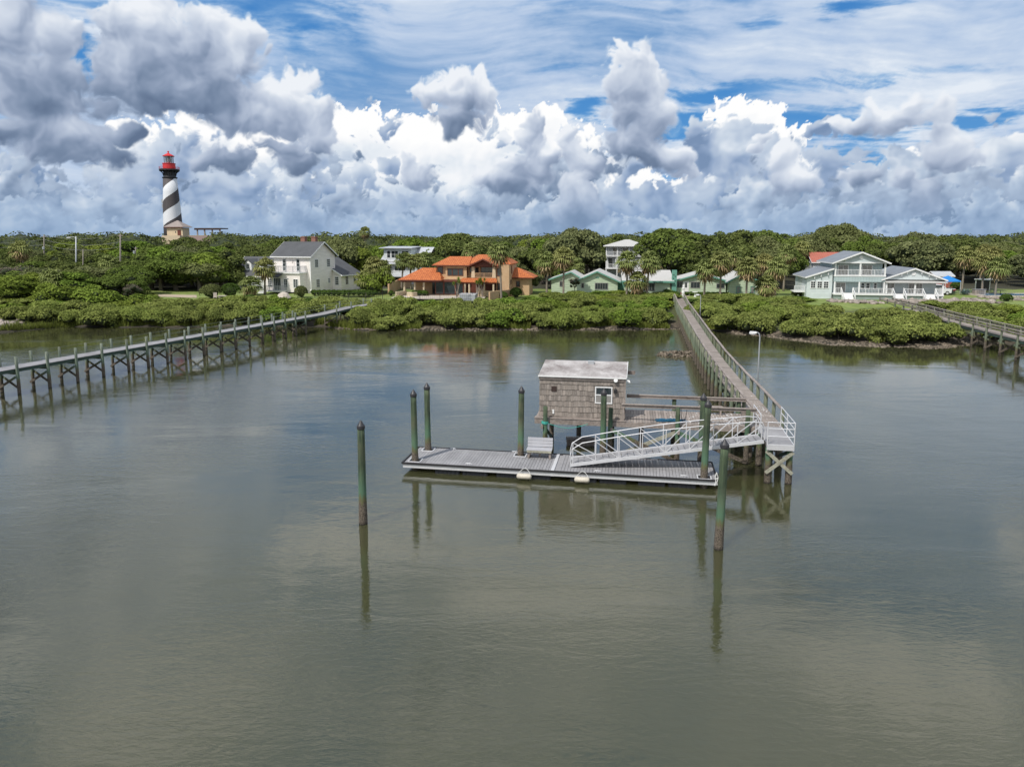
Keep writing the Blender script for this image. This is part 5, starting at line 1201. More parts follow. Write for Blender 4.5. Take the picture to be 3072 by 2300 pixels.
# porch block below the balcony
h.wall(-7.9, -.95, -1.7, -.002, .25, 3.35, 'whitesiding'); h.box('balcony_floor', 'trim', -8.05, -.8, -1.95, -.002, 3.36, 3.55)
for a in ((-8.0, -1.9, -.85, -1.9), (-8.0, -1.9, -8.0, 0), (-.85, -1.9, -.85, 0)): h.railing(*a, 3.55, 1.05, 'steel')
for (x, w_) in ((-7.4, .7), (-4.15, .65), (-2.25, .85)): h.win(x, -1.7, 1.1, w_, 1.3, 'f', nx=2, nz=4)
h.win(-6.2, -1.7, .55, 1.35, 2.0, 'f', nx=4, nz=1, kind='door'); h.part('awning', MB().hexa([(-7.0, -2.9, 2.75), (-4.4, -2.9, 2.75), (-4.4, -1.7, 3.2), (-7.0, -1.7, 3.2)], [(-7.0, -2.9, 2.83), (-4.4, -2.9, 2.83), (-4.4, -1.7, 3.28), (-7.0, -1.7, 3.28)]), 'asphaltroof')
h.box('porch_floor', 'trim', -7.3, -3.6, -3.4, -1.71, .35, .55); h.steps(-8.5, -7.3, -2.4, .55, 3)
for a in ((-5.9, -3.35, -3.7, -3.35), (-3.7, -3.35, -3.7, -1.8), (-8.4, -3.2, -6.0, -3.3)): h.railing(*a, .5, .9, 'steel')
# wing behind and beside
h.wall(-4, 1.7, 6.4, 12.6, -.3, 2.9, 'whitesiding'); mb = MB()
q_ = [(-3.2, 7.2, 5.9), (-.0, 7.2, 4.25), (-.0, 6.05, 4.25), (2.15, 6.05, 2.85), (2.15, 13.0, 2.85), (-3.2, 13.0, 5.9)]
h.part('roof', MB().poly([q_[0], q_[1], q_[4], q_[5]][:0]+[(-3.2, 7.25, 5.75), (2.15, 7.25, 2.75), (2.15, 13.0, 2.75), (-3.2, 13.0, 5.75)], .14).poly([(0.03, 6.05, 3.945), (2.15, 6.05, 2.755), (2.15, 7.25, 2.755), (.03, 7.25, 3.945)], .14), 'asphaltroof')
h.part('wall', MB().prism([(0.02, 6.4, 2.85), (1.69, 6.4, 2.85), (.02, 6.4, 3.75)], (0, .8, 0)), 'whitesiding')
h.part('fascia', MB().beam((.03, 6.03, 3.85), (2.16, 6.03, 2.66), .04, .2).beam((2.17, 6.05, 2.68), (2.17, 13, 2.68), .04, .16), 'trim')
h.win(.5, 6.4, 1.1, .65, 1.35, 'f', nx=2, nz=4)
for y in (7.7, 10.3): h.win(y, 1.7, 1.1, .85, 1.4, 'r', nx=2, nz=4)
# ---- garage behind it
h = House('dormered_garage', 'grey roofed garage with small white dormers behind the palms', 700, 872, ang=R20, cat='garage', Y=131, z=2.3)
h.wall(0, 11.5, 0, 8, -.3, 2.6, 'whiteside2', 5.7, 'x'); rf = h.gable(0, 11.5, 0, 8, 2.6, 5.7, 'x', .4)
for x in (2.1, 5.3, 8.6):
    d = h.part('dormer', MB().prism([(x, .9, 3.3), (x+1.5, .9, 3.3), (x+1.5, .9, 4.7), (x+.75, .9, 5.3), (x, .9, 4.7)], (0, 2.5, 0)), 'trim')
    h.part('dormer_roof', MB().hexa([(x-.2, .7, 4.6), (x+.75, .7, 5.4), (x+.75, 3.6, 5.4), (x-.2, 3.6, 4.6)], [(x-.2, .7, 4.7), (x+.75, .7, 5.5), (x+.75, 3.6, 5.5), (x-.2, 3.6, 4.7)]).hexa([(x+.75, .7, 5.4), (x+1.7, .7, 4.6), (x+1.7, 3.6, 4.6), (x+.75, 3.6, 5.4)], [(x+.75, .7, 5.5), (x+1.7, .7, 4.7), (x+1.7, 3.6, 4.7), (x+.75, 3.6, 5.5)]), 'asphaltroof', d)
    h.win(x+.42, .9, 3.75, .66, .85, 'f', nx=2, nz=3)
h.box('door', 'trim', 1.2, 4.2, -.05, -.002, 0, 2.3); h.box('door', 'trim', 6.2, 9.2, -.05, -.002, 0, 2.3)
# ---- grey and white house behind
h = House('grey_house', 'pale grey house with metal roof and wide shed dormer behind the palms', 1152, 860, ang=R20, Y=146, z=2.3)
h.wall(0, 9.4, 0, 9, -.3, 4.9, 'whiteside2', 7.3, 'x', xr=3.4); rf = h.gable(0, 9.4, 0, 9, 4.9, 7.3, 'x', .5, m='metalroof', xr=3.4)
h.box('dormer', 'paleside', .1, 6.4, .05, 3.2, 4.6, 7.15); h.part('dormer_roof', MB().hexa([(-.6, -.7, 7.17), (6.9, -.7, 7.17), (6.9, 3.6, 7.45), (-.6, 3.6, 7.45)], [(-.6, -.7, 7.3), (6.9, -.7, 7.3), (6.9, 3.6, 7.58), (-.6, 3.6, 7.58)]), 'metalroof')
for x, w_ in ((.9, .7), (1.9, 1.5), (4.3, 1.5)): h.win(x, .05, 5.3, w_, 1.35, 'f', nx=2 if w_ > 1 else 1, nz=2)
h.win(2.6, 0, 2.7, 2.4, .85, 'f', nx=3, nz=1); h.part('awning', MB().hexa([(.4, -1.4, 1.5), (6.5, -1.4, 1.5), (6.5, 0, 2.1), (.4, 0, 2.1)], [(.4, -1.4, 1.6), (6.5, -1.4, 1.6), (6.5, 0, 2.2), (.4, 0, 2.2)]), 'metalroof')
h.win(1.2, 0, .5, 3.6, .7, 'f', nx=5, nz=1)
h.part('awning', MB().hexa([(.3, -.9, 4.0), (6.8, -.9, 4.0), (6.8, 0, 4.6), (.3, 0, 4.6)], [(.3, -.9, 4.1), (6.8, -.9, 4.1), (6.8, 0, 4.7), (.3, 0, 4.7)]), 'metalroof')
# ---- orange roofed villa
VA = math.radians(-9)
h = House('tiled_villa', 'beige stucco villa with orange clay tile roofs and dark red timber', 1206, 887, ang=VA)
h.hip(0, 6.2, 0, 6.5, 2.62, 4.4, .5, rl=(2.6, 5.4)); h.wall(.8, 5.4, 4.2, 6.3, 0, 2.5, 'stucco')
h.box('lintel', 'redwood', -.2, 6.2, .05, .3, 2.2, 2.48)
for x in (.35, 2.1, 3.6): h.part('column', MB().tube([(x, .3, 0), (x, .3, 2.2)], .17, 10), 'stuccol')
h.box('window', 'glass', 4.0, 5.0, 3.9, 4.19, .1, 2.1)
h.wall(5.4, 10.0, 1.2, 7, 0, 2.75, 'stucco'); h.box('parapet', 'redwood', 5.2, 10.2, .75, 1.19, 2.3, 2.62)
for x, w_ in ((5.35, 1.2), (6.8, 1.7), (8.75, 1.1)): h.win(x, 1.2, .3, w_, 1.9, 'f', frame='redwood', nx=1, nz=1, fw=.12)
h.wall(5.3, 7.0, 2.0, 7.5, 2.7, 4.8, 'stucco'); h.wall(6.9, 10.4, 1.6, 7.5, 2.76, 4.8, 'stucco'); h.hip(5.3, 10.4, 1.7, 7.5, 4.95, 6.25, .55, rl=(6.9, 10.6))
h.win(5.55, 2.0, 3.55, .75, 1.0, 'f', 'redwood', nx=1, nz=1)
for x, w_ in ((7.3, .65), (8.1, .85), (9.1, .65)): h.win(x, 1.6, 3.3, w_, 1.0, 'f', 'redwood', nx=1, nz=1)
h.win(1.75, 10.4, 3.4, .6, 1.0, 'r', 'redwood', nx=1, nz=1)
h.wall(10.3, 15.7, 2.6, 9, 0, 5.0, 'stucco'); h.hip(10.2, 17.0, 2.6, 9.2, 5.15, 6.55, .6, rl=(11.5, 15.9))
for x in (10.75, 11.55): h.win(x, 2.6, 3.75, .55, .7, 'f', 'redwood', nx=1, nz=1)
h.wall(15.3, 17.4, 1.2, 9, 0, 5.0, 'stucco'); h.win(15.55, 1.2, .9, .5, 1.15, 'f', 'redwood', nx=2, nz=1); h.win(15.5, 1.2, 3.3, .55, 1.1, 'f', 'redwood', nx=1, nz=1); h.win(2.6, 17.4, 1.9, .5, .6, 'r', 'redwood', nx=1, nz=1); h.win(3.4, 17.4, 3.6, .5, 1.1, 'r', 'redwood', nx=1, nz=1)
# balcony gable
h.gable(11.4, 15.2, .9, 4.5, 5.0, 5.85, 'y', .55, m='orange', fm='redwood'); h.part('gable_end', MB().prism([(11.3, 1.05, 4.7), (15.3, 1.05, 4.7), (15.3, 1.05, 4.95), (13.3, 1.05, 5.75), (11.3, 1.05, 4.95)], (0, .15, 0)), 'redwood')
for x in (11.6, 15.0): h.part('column', MB().hexa([(x-.3, .85, 2.95), (x+.3, .85, 2.95), (x+.3, 1.35, 2.95), (x-.3, 1.35, 2.95)], [(x-.2, .9, 4.7), (x+.2, .9, 4.7), (x+.2, 1.3, 4.7), (x-.2, 1.3, 4.7)]), 'stuccol')
h.railing(11.9, .95, 14.7, .95, 2.95, .75, 'stucco'); h.box('balcony_floor', 'stucco', 11.3, 15.3, .95, 2.59, 2.75, 2.94)
h.win(12.6, 2.6, 3.0, 1.9, 1.55, 'f', 'redwood', nx=3, nz=1, kind='door')
h.part('lower_roof', MB().hexa([(9.6, -.9, 2.3), (15.8, -.9, 2.3), (15.4, .9, 2.8), (9.9, .9, 2.8)], [(9.6, -.9, 2.42), (15.8, -.9, 2.42), (15.4, .9, 2.92), (9.9, .9, 2.92)]), 'orange')
h.box('lintel', 'redwood', 9.7, 15.4, -.7, -.5, 2.05, 2.25)
for x in (10.6, 11.3, 12.9, 13.7, 15.2): h.part('column', MB().tube([(x, -.6, 0), (x, -.6, 2.05)], .15, 10), 'stuccol')
h.box('painted_porch_shade', 'redwood', 10.3, 15.2, 2.55, 2.59, .1, 2.3); h.box('lower_wall', 'stuccol', 12.5, 15.2, .3, .5, 0, .95)  # dark panel on the wall paints in the shade under the porch roof
h.wall(17.4, 20.2, 4.5, 9, 0, 2.75, 'stucco'); h.hip(17.2, 20.6, 4.3, 9.6, 2.9, 4.4, .5, rl=(16.8, 18.0)); h.win(18.1, 4.5, 1.4, .5, .8, 'f', 'redwood', nx=1, nz=1)
def low_wall(label, pts, h_, m='stucco', th=.25, z=2.3, name='garden_wall'):
    """a garden wall through photo points on the ground"""
    P_ = [atz(px, py, z) for px, py in pts]; o = P_[0]; mb = MB()
    for a, b in zip(P_, P_[1:]): mb.beam(a-o+Vector((0, 0, h_/2)), b-o+Vector((0, 0, h_/2)), th, h_)
    return tag(obj(name, mb, M[m], None, loc=(o.x, o.y, z-.15)), label, 'wall')
low_wall('long beige stucco garden wall on the grey house side of the villa', [(1166, 884), (1195, 868), (1232, 862)], 1.9)
low_wall('curved beige patio wall with bench before the villa pavilion', [(1188, 890), (1200, 889), (1218, 886)], .95, 'stuccol')
low_wall('short beige patio wall beside the square hedge', [(1222, 890), (1238, 891), (1250, 890)], .9, 'stuccol')
low_wall('beige retaining wall stepping back between the villa and the green house', [(1468, 897), (1500, 892), (1530, 889), (1575, 876), (1590, 873)], 1.25)
p = atz(1404, 899, 2.3)
t = thing('hot_tub', 'grey panelled hot tub with flat cover on the villa patio', 'hot tub', p, VA)
obj('cabinet', MB().box(-1.2, 1.2, -.5, 1.2, -.1, .75), M['steel'], t); obj('cover', MB().box(-1.26, 1.26, -.55, 1.25, .76, .9), M['alu'], t)
p = atz(1290, 895, 2.3); tag(obj('patio', MB().poly([(-6, 0, .04), (8.5, 0, .04), (8.5, 7.5, .04), (-6, 7.5, .04)], .2), M['concrete'], None, loc=(p.x, p.y, 2.33)), 'pale paved patio in front of the villa', None, None, 'structure')
# iron fence along the lawn
def fence(label, pts, h_, z=2.3, gap=.3, m='blackpaint'):
    P_ = [atz(px, py, z) for px, py in pts]; o = P_[0]; t = thing('iron_fence', label, 'fence', o); mb = MB()
    for a, b in zip(P_, P_[1:]):
        d = b-a; n = int(d.length/gap)
        for hh in (h_, .15): mb.beam(a-o+Vector((0, 0, hh)), b-o+Vector((0, 0, hh)), .03, .03)
        for k in range(n): q_ = a-o+d*(k/n); mb.beam(q_, q_+Vector((0, 0, h_)), .018, .018, (0, 1, 0))
    obj('pickets', mb, M[m], t)
    mb = None
    for a, b in zip(P_, P_[1:]):
        d = b-a; n = max(1, int(d.length/2.4))
        for k in range(n+1): q_ = a-o+d*(k/n); obj('post', MB().beam(q_-Vector((0, 0, .3)), q_+Vector((0, 0, h_+.08)), .06, .06, (0, 1, 0)), M[m], t)
fence('thin black iron fence along the lawn before the white house and villa', [(945, 896), (1200, 899), (1320, 902), (1465, 899)], .95)
# ---- three storey house
h = House('balcony_house', 'three storey pale blue house with stacked balconies and grey hip roof', 1816, 860, ang=math.radians(-12), Y=148, z=2.3)
W3 = 7.6
h.wall(0, W3, 1.8, 9, -.3, 2.9, 'paleside'); h.wall(0, W3, 1.8, 9, 2.9, 7.55, 'whiteside2'); h.hip(0, W3, 0, 9.2, 7.72, 8.95, .5, m='greyroof', rl=(3.6, 4.6), fm='trim')
for z in (3.04, 5.59): h.box('balcony_floor', 'trim', -.05, W3+.05, -.05, 1.799, z-.14, z+.06)
for x in (.1, 2.35, 4.75, W3-.1):
    for z0, z1 in ((5.66, 7.6),)+(((3.11, 5.44), (0, 2.89)) if x != 4.75 else ()): h.box('column', 'trim', x-.1, x+.1, 0, .2, z0, z1)
h.railing(.1, .1, W3-.1, .1, 5.66, .85); h.railing(.1, .1, 1.9, .1, 3.11, .85)
h.box('wall', 'whiteside2', 1.9, W3, .3, 1.795, 3.12, 5.44)
for x in (1.3, 3.3, 5.6): h.win(x, 1.8, 5.75, 1.1, 1.5, 'f', nx=2, nz=1, kind='door')
h.win(2.15, .3, 4.0, .65, 1.0, 'f', nx=1, nz=2); h.win(.4, 1.8, 3.2, .9, 1.9, 'f', nx=1, nz=1, kind='door')
# ---- low green house
GA_ = math.radians(-9)
h = House('green_house', 'long low mint green clapboard house with several gables and a teal chimney', 1652, 886, ang=GA_, Y=119.5, z=2.3)
k_ = 54.0/1.0
def gx(zx): return (zx-150)/52.5
# first gable
h.wall(gx(150), gx(430), 1.0, 9, -.6, 2.35, 'greenside', 3.55, 'y', xr=gx(325)); h.gable(gx(150), gx(430), 1.0, 9, 2.35, 3.5, 'y', .45, .16, 'greyroof', xr=gx(325), fm='tealtrim')
h.win(gx(228), 1.0, 1.2, .6, .75, 'f', 'curtain', nx=2, nz=1)
h.wall(gx(385), gx(735), -1.6, 9, -.6, 2.25, 'greenside', 3.75, 'y'); h.gable(gx(385), gx(735), -1.6, 9, 2.25, 3.75, 'y', .5, .16, 'greyroof', fm='tealtrim')
h.win(gx(428), -1.6, 1.15, .32, .7, 'f', 'curtain', nx=1, nz=1); h.win(gx(545), -1.6, .95, 2.0, .95, 'f', 'curtain', nx=5, nz=1)
h.part('gable_vent', MB().box(gx(548), gx(575), -1.66, -1.6, 2.75, 2.95), 'tealtrim')
h.box('wall', 'tealtrim', gx(735), gx(800), .5, 8, -.3, 1.95)
h.wall(gx(790), gx(1180), 0, 8.5, -.6, 2.2, 'greenside'); mb = MB().hexa([(gx(770), -.5, 2.15), (gx(1215), -.5, 2.15), (gx(1195), 5, 3.7), (gx(760), 5, 3.7)], [(gx(770), -.5, 2.3), (gx(1215), -.5, 2.3), (gx(1195), 5, 3.85), (gx(760), 5, 3.85)]).hexa([(gx(760), 5, 3.7), (gx(1195), 5, 3.7), (gx(1215), 9, 2.3), (gx(760), 9, 2.3)], [(gx(760), 5, 3.85), (gx(1195), 5, 3.85), (gx(1215), 9, 2.45), (gx(760), 9, 2.45)])
rf = h.part('roof', mb, 'greyroof'); h.part('fascia', MB().box(gx(768), gx(1217), -.53, -.5, 2.0, 2.3), 'tealtrim', rf)
h.win(gx(960), 0, .7, 1.7, 1.15, 'f', 'curtain', nx=4, nz=1)
ch = h.box('chimney', 'tealtrim', gx(1196), gx(1236), -.1, .8, -.3, 4.05)
for (a, z) in ((.25, 3.3), (.55, 3.05), (.2, 2.7), (.5, 2.3)): h.part('ornament', MB().lathe([(.01, 0), (.09, .02), (.09, .06), (.01, .08)], (gx(1196)+a, -.13, z), 8), 'blackpaint', ch)
h.wall(gx(1240), gx(1655), 1.2, 9, -.3, 2.45, 'greenside', 3.4, 'y', xr=gx(1440)); h.gable(gx(1240), gx(1655), 1.2, 9, 2.3, 3.4, 'y', .5, .16, 'greyroof', xr=gx(1440), fm='tealtrim')
h.win(gx(1302), 1.2, .55, .72, 1.55, 'f', 'white', 'white', nx=1, nz=1, kind='door'); h.part('door_light', MB().box(gx(1302)+.2, gx(1302)+.5, 1.13, 1.17, 1.2, 1.95), 'glass')
h.win(gx(1245), 1.2, 1.2, .85, .9, 'f', 'curtain', nx=2, nz=1); h.win(gx(1362), 1.2, 1.15, 1.4, .9, 'f', 'curtain', nx=3, nz=1); h.win(gx(1580), 1.2, 1.15, 1.15, .65, 'f', 'curtain', nx=2, nz=1)
h.steps(gx(1275), gx(1352), 1.2, .55, 2, 'brick')
h.wall(gx(1668), gx(1905), -1.2, 8, -.4, 2.45, 'greenside', 3.55, 'y', xr=gx(1765)); h.gable(gx(1668), gx(1905), -1.2, 8, 2.4, 3.55, 'y', .5, .16, 'greyroof', xr=gx(1765), fm='tealtrim')
for zx in (1727, 1842): h.win(gx(zx), -1.2, .55, .48, 1.0, 'f', 'tealtrim', 'curtain', nx=1, nz=2)
h.part('gable_vent', MB().box(gx(1752), gx(1778), -1.26, -1.2, 2.8, 2.98), 'tealtrim')
# ---- pale blue house
h = House('pale_blue_house', 'large seafoam house with upper balcony, long white porch and three sets of steps', 2418, 895, ang=math.radians(-11))
k8 = 54.5
def bx_(zx): return (zx-415)/k8
h.wall(bx_(415), bx_(615), 0, 9, .0, 3.35, 'paleside'); h.box('foundation', 'foundation', bx_(415)+.05, bx_(615), .06, 8.9, -.4, -.002)
h.part('gable_wall', MB().prism([(0, 0, 3.352), (3.65, 0, 3.352), (3.65, 0, 4.6)], (0, 9, 0)), 'bluegreen')
rf = h.part('roof', MB().hexa([(-.35, -.4, 3.2), (3.75, -.4, 4.6), (3.75, 9.4, 4.6), (-.35, 9.4, 3.2)], [(-.35, -.4, 3.36), (3.75, -.4, 4.76), (3.75, 9.4, 4.76), (-.35, 9.4, 3.36)]), 'blueroof')
h.part('fascia', MB().beam((-.36, -.43, 3.22), (3.75, -.43, 4.62), .05, .22).box(-.39, -.35, -.4, 9.4, 3.15, 3.3), 'trim', rf)
for zx in (448, 500, 550): h.win(bx_(zx), 0, 1.65, .62, .95, 'f', nx=2, nz=3)
h.part('porch_deck', MB().box(-1.6, -.002, 1.2, 4.2, .85, 1.0), 'white'); h.railing(-1.55, 1.25, -.05, 1.25, 1.0, .85)
# two storey block: solid core behind the porches
X0, X1 = bx_(625), bx_(1020)
h.wall(X0, X1, 1.6, 9.5, -.3, 5.7, 'bluegreenv'); h.wall(X0, X1, -.3, 1.599, 2.65, 3.45, 'bluegreenv')
h.part('gable_wall', MB().prism([(X0-.05, -.3, 5.62), (X1+.05, -.3, 5.62), ((X0+X1)/2, -.3, 7.05)], (0, 9.8, 0)), 'bluegreen'); h.gable(X0, X1, -.35, 9.5, 5.6, 7.05, 'y', .5, .15, 'blueroof')
h.box('beam', 'trim', X0-.02, X1+.02, -.34, -.301, 5.45, 5.66); h.box('upper_porch_floor', 'trim', X0-.05, X1+.05, -.36, 1.58, 3.452, 3.6)
h.part('medallion', MB().tube([((X0+X1)/2, -.33, 6.35), ((X0+X1)/2, -.38, 6.35)], .28, 16), 'trim')
for x in (X0+.12, (X0+X1)/2, X1-.12): h.box('column', 'trim', x-.11, x+.11, -.3, -.08, 3.6, 5.45); h.box('column', 'trim', x-.1, x+.1, -.3, -.1, .9, 2.64)
h.railing(X0+.2, -.2, X1-.2, -.2, 3.6, .88, gap=.2)
for zx in (678, 865): h.win(bx_(zx), 1.6, 3.65, 1.35, 1.4, 'f', pane='curtain', nx=2, nz=1, kind='door')
for zx in (668,): h.win(bx_(zx), 1.6, .95, 1.3, 1.4, 'f', pane='curtain', nx=2, nz=1, kind='door')
for zx, w_ in ((865, .45), (905, .45), (965, .35)): h.win(bx_(zx), 1.6, 1.5, w_, .85, 'f', nx=1, nz=2)
# right wing
X2, X3 = bx_(1025), bx_(1440)
h.wall(X2, X3, 1.6, 10, -.3, 3.1, 'bluegreen'); h.part('gable_wall', MB().prism([(X2-.3, -.1, 3.05), (X3+.5, -.1, 3.05), ((X2+X3)/2+.1, -.1, 4.65)], (0, 10, 0)), 'paleside')
h.gable(X2-.3, X3+.5, -.1, 9.9, 3.05, 4.65, 'y', .35, .15, 'blueroof'); h.part('medallion', MB().tube([((X2+X3)/2, -.12, 3.95), ((X2+X3)/2, -.17, 3.95)], .28, 16), 'trim')
h.part('porch_roof', MB().hexa([(X2-.2, -1.0, 2.6), (X3+.65, -1.0, 2.6), (X3+.65, 1.6, 3.02), (X2-.2, 1.6, 3.02)], [(X2-.2, -1.0, 2.72), (X3+.65, -1.0, 2.72), (X3+.65, 1.6, 3.1), (X2-.2, 1.6, 3.1)]), 'greyroof')
for x in (X2+.0, X2+3.95, X3+.15): h.box('column', 'trim', x-.1, x+.1, -.75, -.55, .9 if x < X3 else -.2, 2.62)
for zx, w_ in ((1055, 1.2), (1235, .8), (1290, .8)): h.win(bx_(zx), 1.6, .95, w_, 1.4, 'f', pane='curtain', nx=2, nz=1, kind='door')
h.box('porch_floor', 'trim', X0-.1, X3+.3, -.9, 1.59, .68, .9); h.box('foundation', 'foundation', X0, X3+.2, -.7, 1.5, -.4, .67)
for (a, b) in ((632, 670), (765, 1065), (1160, 1295), (1390, 1440)): h.railing(bx_(a), -.8, bx_(b), -.8, .9, .82, gap=.2)
h.railing(X3+.2, -.8, X3+.2, 1.5, .9, .82, gap=.2)
for (a, b) in ((680, 765), (1075, 1150), (1300, 1385)):
    x0, x1 = bx_(a), bx_(b); h.steps(x0, x1, -.9, .9, 4)
    for x in (x0-.06, x1+.06): h.part('stair_rail', MB().beam((x, -.9, 1.75), (x, -2.3, .85), .07, .09).beam((x, -.95, 1.2), (x, -2.25, .35), .05, .06).beam((x, -2.25, -.2), (x, -2.25, .98), .1, .1, (0, 1, 0)).beam((x, -.88, .9), (x, -.88, 1.85), .1, .1, (0, 1, 0)), 'trim')
for (x, z) in ((bx_(700), 6.1), (bx_(745), 6.5), (bx_(925), 6.5), (bx_(965), 6.15), (bx_(1140), 3.9), (bx_(1180), 4.2), (bx_(1290), 4.2), (bx_(1345), 3.85), (bx_(1400), 3.5), (bx_(470), 3.35), (bx_(520), 3.65), (bx_(575), 3.95)):
    h.part('bracket', MB().box(x-.04, x+.04, -.66 if z > 5 else -.4, -.3 if z > 5 else -.05, z-.3, z+.02), 'trim')
# ---- red roof behind
h = House('red_roofed_house', 'house with plain red ribbed metal roof mostly hidden by trees', 2436, 800, ang=math.radians(-8), Y=152, z=2.3)
h.wall(0, 6.0, 0, 7, 0, 4.3, 'whiteside2'); h.gable(0, 5.9, 0, 7, 4.25, 6.1, 'x', .4, .15, 'redroof')
h = House('red_shed', 'small dark red shed in the trees behind the blue canopy', 2806, 862, ang=0, Y=134, z=2.3, cat='shed')
h.wall(0, 3.2, 0, 3, -.2, 2.2, 'redroof', 2.9, 'x'); h.gable(0, 3.2, 0, 3, 2.2, 2.9, 'x', .25, .1, 'metalroof')
# ------------------------------------------------------------------ lighthouse
LY = 352.0; lx, _ = pt(518, LY, 20); LZ = 2.5
def lz(zy): return aty(500, 440+zy/5.52, LY).z
t = thing('lighthouse', 'tall lighthouse with black and white spiral bands and a red lantern', 'lighthouse', (lx, LY, 0))
m, q, b = newmat('spiral_paint'); P_ = q.n.new('ShaderNodeTexCoord').outputs['Object']; x = q.sep(P_)
an = q.m('DIVIDE', q.m('ARCTAN2', x[0], q.m('MULTIPLY', x[1], -1.0)), 2*math.pi/1.3); f = q.m('FRACT', q.m('ADD', q.m('SUBTRACT', q.m('DIVIDE', x[2], 12.0), an), 10+.375))
w_ = q.m('LESS_THAN', f, .5); n = q.noise(q.v('MULTIPLY', P_, (1, 1, .2)), 1.2, 4, .6)
q.put(b.inputs['Base Color'], q.mix(w_, q.mix(n, (.055, .048, .05), (.10, .088, .09)), q.mix(n, (.70, .72, .76), (.80, .81, .83)))); b.inputs['Roughness'].default_value = .7; M['spiral'] = m
z_ = lambda y: lz(y)
mb = MB().lathe([(4.45, 6), (4.25, z_(1240)), (3.95, z_(1000)), (3.5, z_(760)), (3.12, z_(530))], n=48); obj('tower', mb, M['spiral'], t, True)
mb = MB().lathe([(3.2, z_(530)), (3.45, z_(520)), (3.45, z_(508)), (2.9, z_(505)), (2.75, z_(480)), (2.75, z_(420)), (4.35, z_(405)), (4.6, z_(398)), (4.6, z_(376)), (3.0, z_(374))], n=40); g = obj('gallery', mb, M['blackpaint'], t)
for k in range(16):
    a = k*math.pi/8; c_, s_ = math.cos(a), math.sin(a); obj('bracket', MB().tube([(2.75*c_, 2.75*s_, z_(490)), (3.1*c_, 3.1*s_, z_(440)), (3.9*c_, 3.9*s_, z_(415)), (4.5*c_, 4.5*s_, z_(402))], .14, 5), M['blackpaint'], g)
mb = MB()
for k in range(28):
    a = k*2*math.pi/28; mb.cyl((4.5*math.cos(a), 4.5*math.sin(a), z_(376)), (4.5*math.cos(a), 4.5*math.sin(a), z_(338)), .045, n=5)
for zz in (338, 355): mb.tube([(4.5*math.cos(k*math.pi/16), 4.5*math.sin(k*math.pi/16), z_(zz)) for k in range(33)], .045, 5)
obj('railing', mb, M['redpaint'], g)
obj('lantern_base', MB().lathe([(2.85, z_(374)), (2.85, z_(290)), (3.0, z_(287)), (3.0, z_(278)), (2.3, z_(276))], n=32), M['redpaint'], t)
M['lens'] = mat('lens_glass', (.30, .36, .36), .15, .3, 2, spec=.9); M['lglass'] = mat('lantern_glass', (.45, .52, .55), .1, .1, 1)
M['lglass'].node_tree.nodes['Principled BSDF'].inputs['Alpha'].default_value = .3
lr = obj('lantern_room', MB().lathe([(2.05, z_(276)), (2.05, z_(165))], n=20), M['lglass'], t)
obj('fresnel_lens', MB().lathe([(.5, z_(270)), (1.0, z_(250)), (1.25, z_(215)), (1.0, z_(185)), (.4, z_(168))], n=16), M['lens'], lr)
for k in range(10):
    a = k*math.pi/5+.2; obj('mullion', MB().cyl((2.1*math.cos(a), 2.1*math.sin(a), z_(276)), (2.1*math.cos(a), 2.1*math.sin(a), z_(163)), .09, n=5), M['blackpaint'], lr)
obj('lantern_roof', MB().lathe([(2.7, z_(163)), (2.65, z_(156)), (1.6, z_(132)), (.7, z_(116)), (.28, z_(104)), (.22, z_(98)), (.42, z_(90)), (.42, z_(82)), (.12, z_(74)), (.03, z_(64))], n=24), M['redpaint'], t)
wz = z_(960); a = math.pi*1.13; wx, wy = 3.75*math.cos(a), 3.75*math.sin(a)
for zz in (z_(905), z_(985)): obj('window', MB().box(wx-.5, wx+.5, wy-.35, wy+.35, zz-1.0, zz+1.0), M['steel'], t)
h = House('lighthouse_annex', 'cream stucco building with low pyramid roof at the foot of the lighthouse', 0, 0, ang=math.radians(-12), Y=344, z=2.0)
h.t.location = (*pt(497, 343, 12), 2.0); zb = 2.0
def az_(zy): return aty(530, 440+zy/5.52, 343).z-zb
M['tanroof'] = mat('tan_grey_roof', (.30, .255, .235), .85, .12, .6)
h.wall(.9, 9.4, 0, 5, 0, az_(1345), 'stuccol'); h.hip(.9, 9.4, 0, 5, az_(1330), az_(1222), 1.0, .25, 'tanroof', rl=(4.8, 5.5), fm='redwood')
h.box('terrace_wall', 'stuccol', -.2, 9.6, -2.5, -.5, 0, az_(1472)); h.box('door', 'redwood', 6.6, 8.5, -.08, -.003, az_(1472), az_(1380)); h.box('window', 'glass', 5.4, 5.8, -.08, -.003, az_(1430), az_(1400))
h = House('roofed_pavilion', 'long open pavilion with flat dark roof among trees beside the lighthouse', 0, 0, ang=math.radians(-6), Y=340, z=2.0, cat='pavilion')
h.t.location = (*pt(585, 338, 12), 2.0)
h.box('roof', 'vent', 0, 13, 0, 7, az_(1368), az_(1350)); h.box('fascia', 'vent', -.1, 13.1, -.15, -.003, az_(1382), az_(1352))
for x in (.8, 4.4, 8.2, 12): h.box('post', 'deck', x, x+.5, .3, .8, 6, az_(1368))
h = House('terrace_wall_block', 'mauve plastered terrace wall below the pavilion beside the lighthouse', 0, 0, ang=math.radians(-6), Y=330, z=2.0, cat='wall')
h.t.location = (*pt(567, 332, 12), 2.0); M['mauve'] = mat('mauve_plaster', (.36, .26, .24), .9, .1, .5)
h.box('wall', 'mauve', 0, 11, 0, 3, 3, az_(1478)); h.box('coping', 'stuccol', -.1, 11.1, -.1, 3.1, az_(1478)+.005, az_(1470))
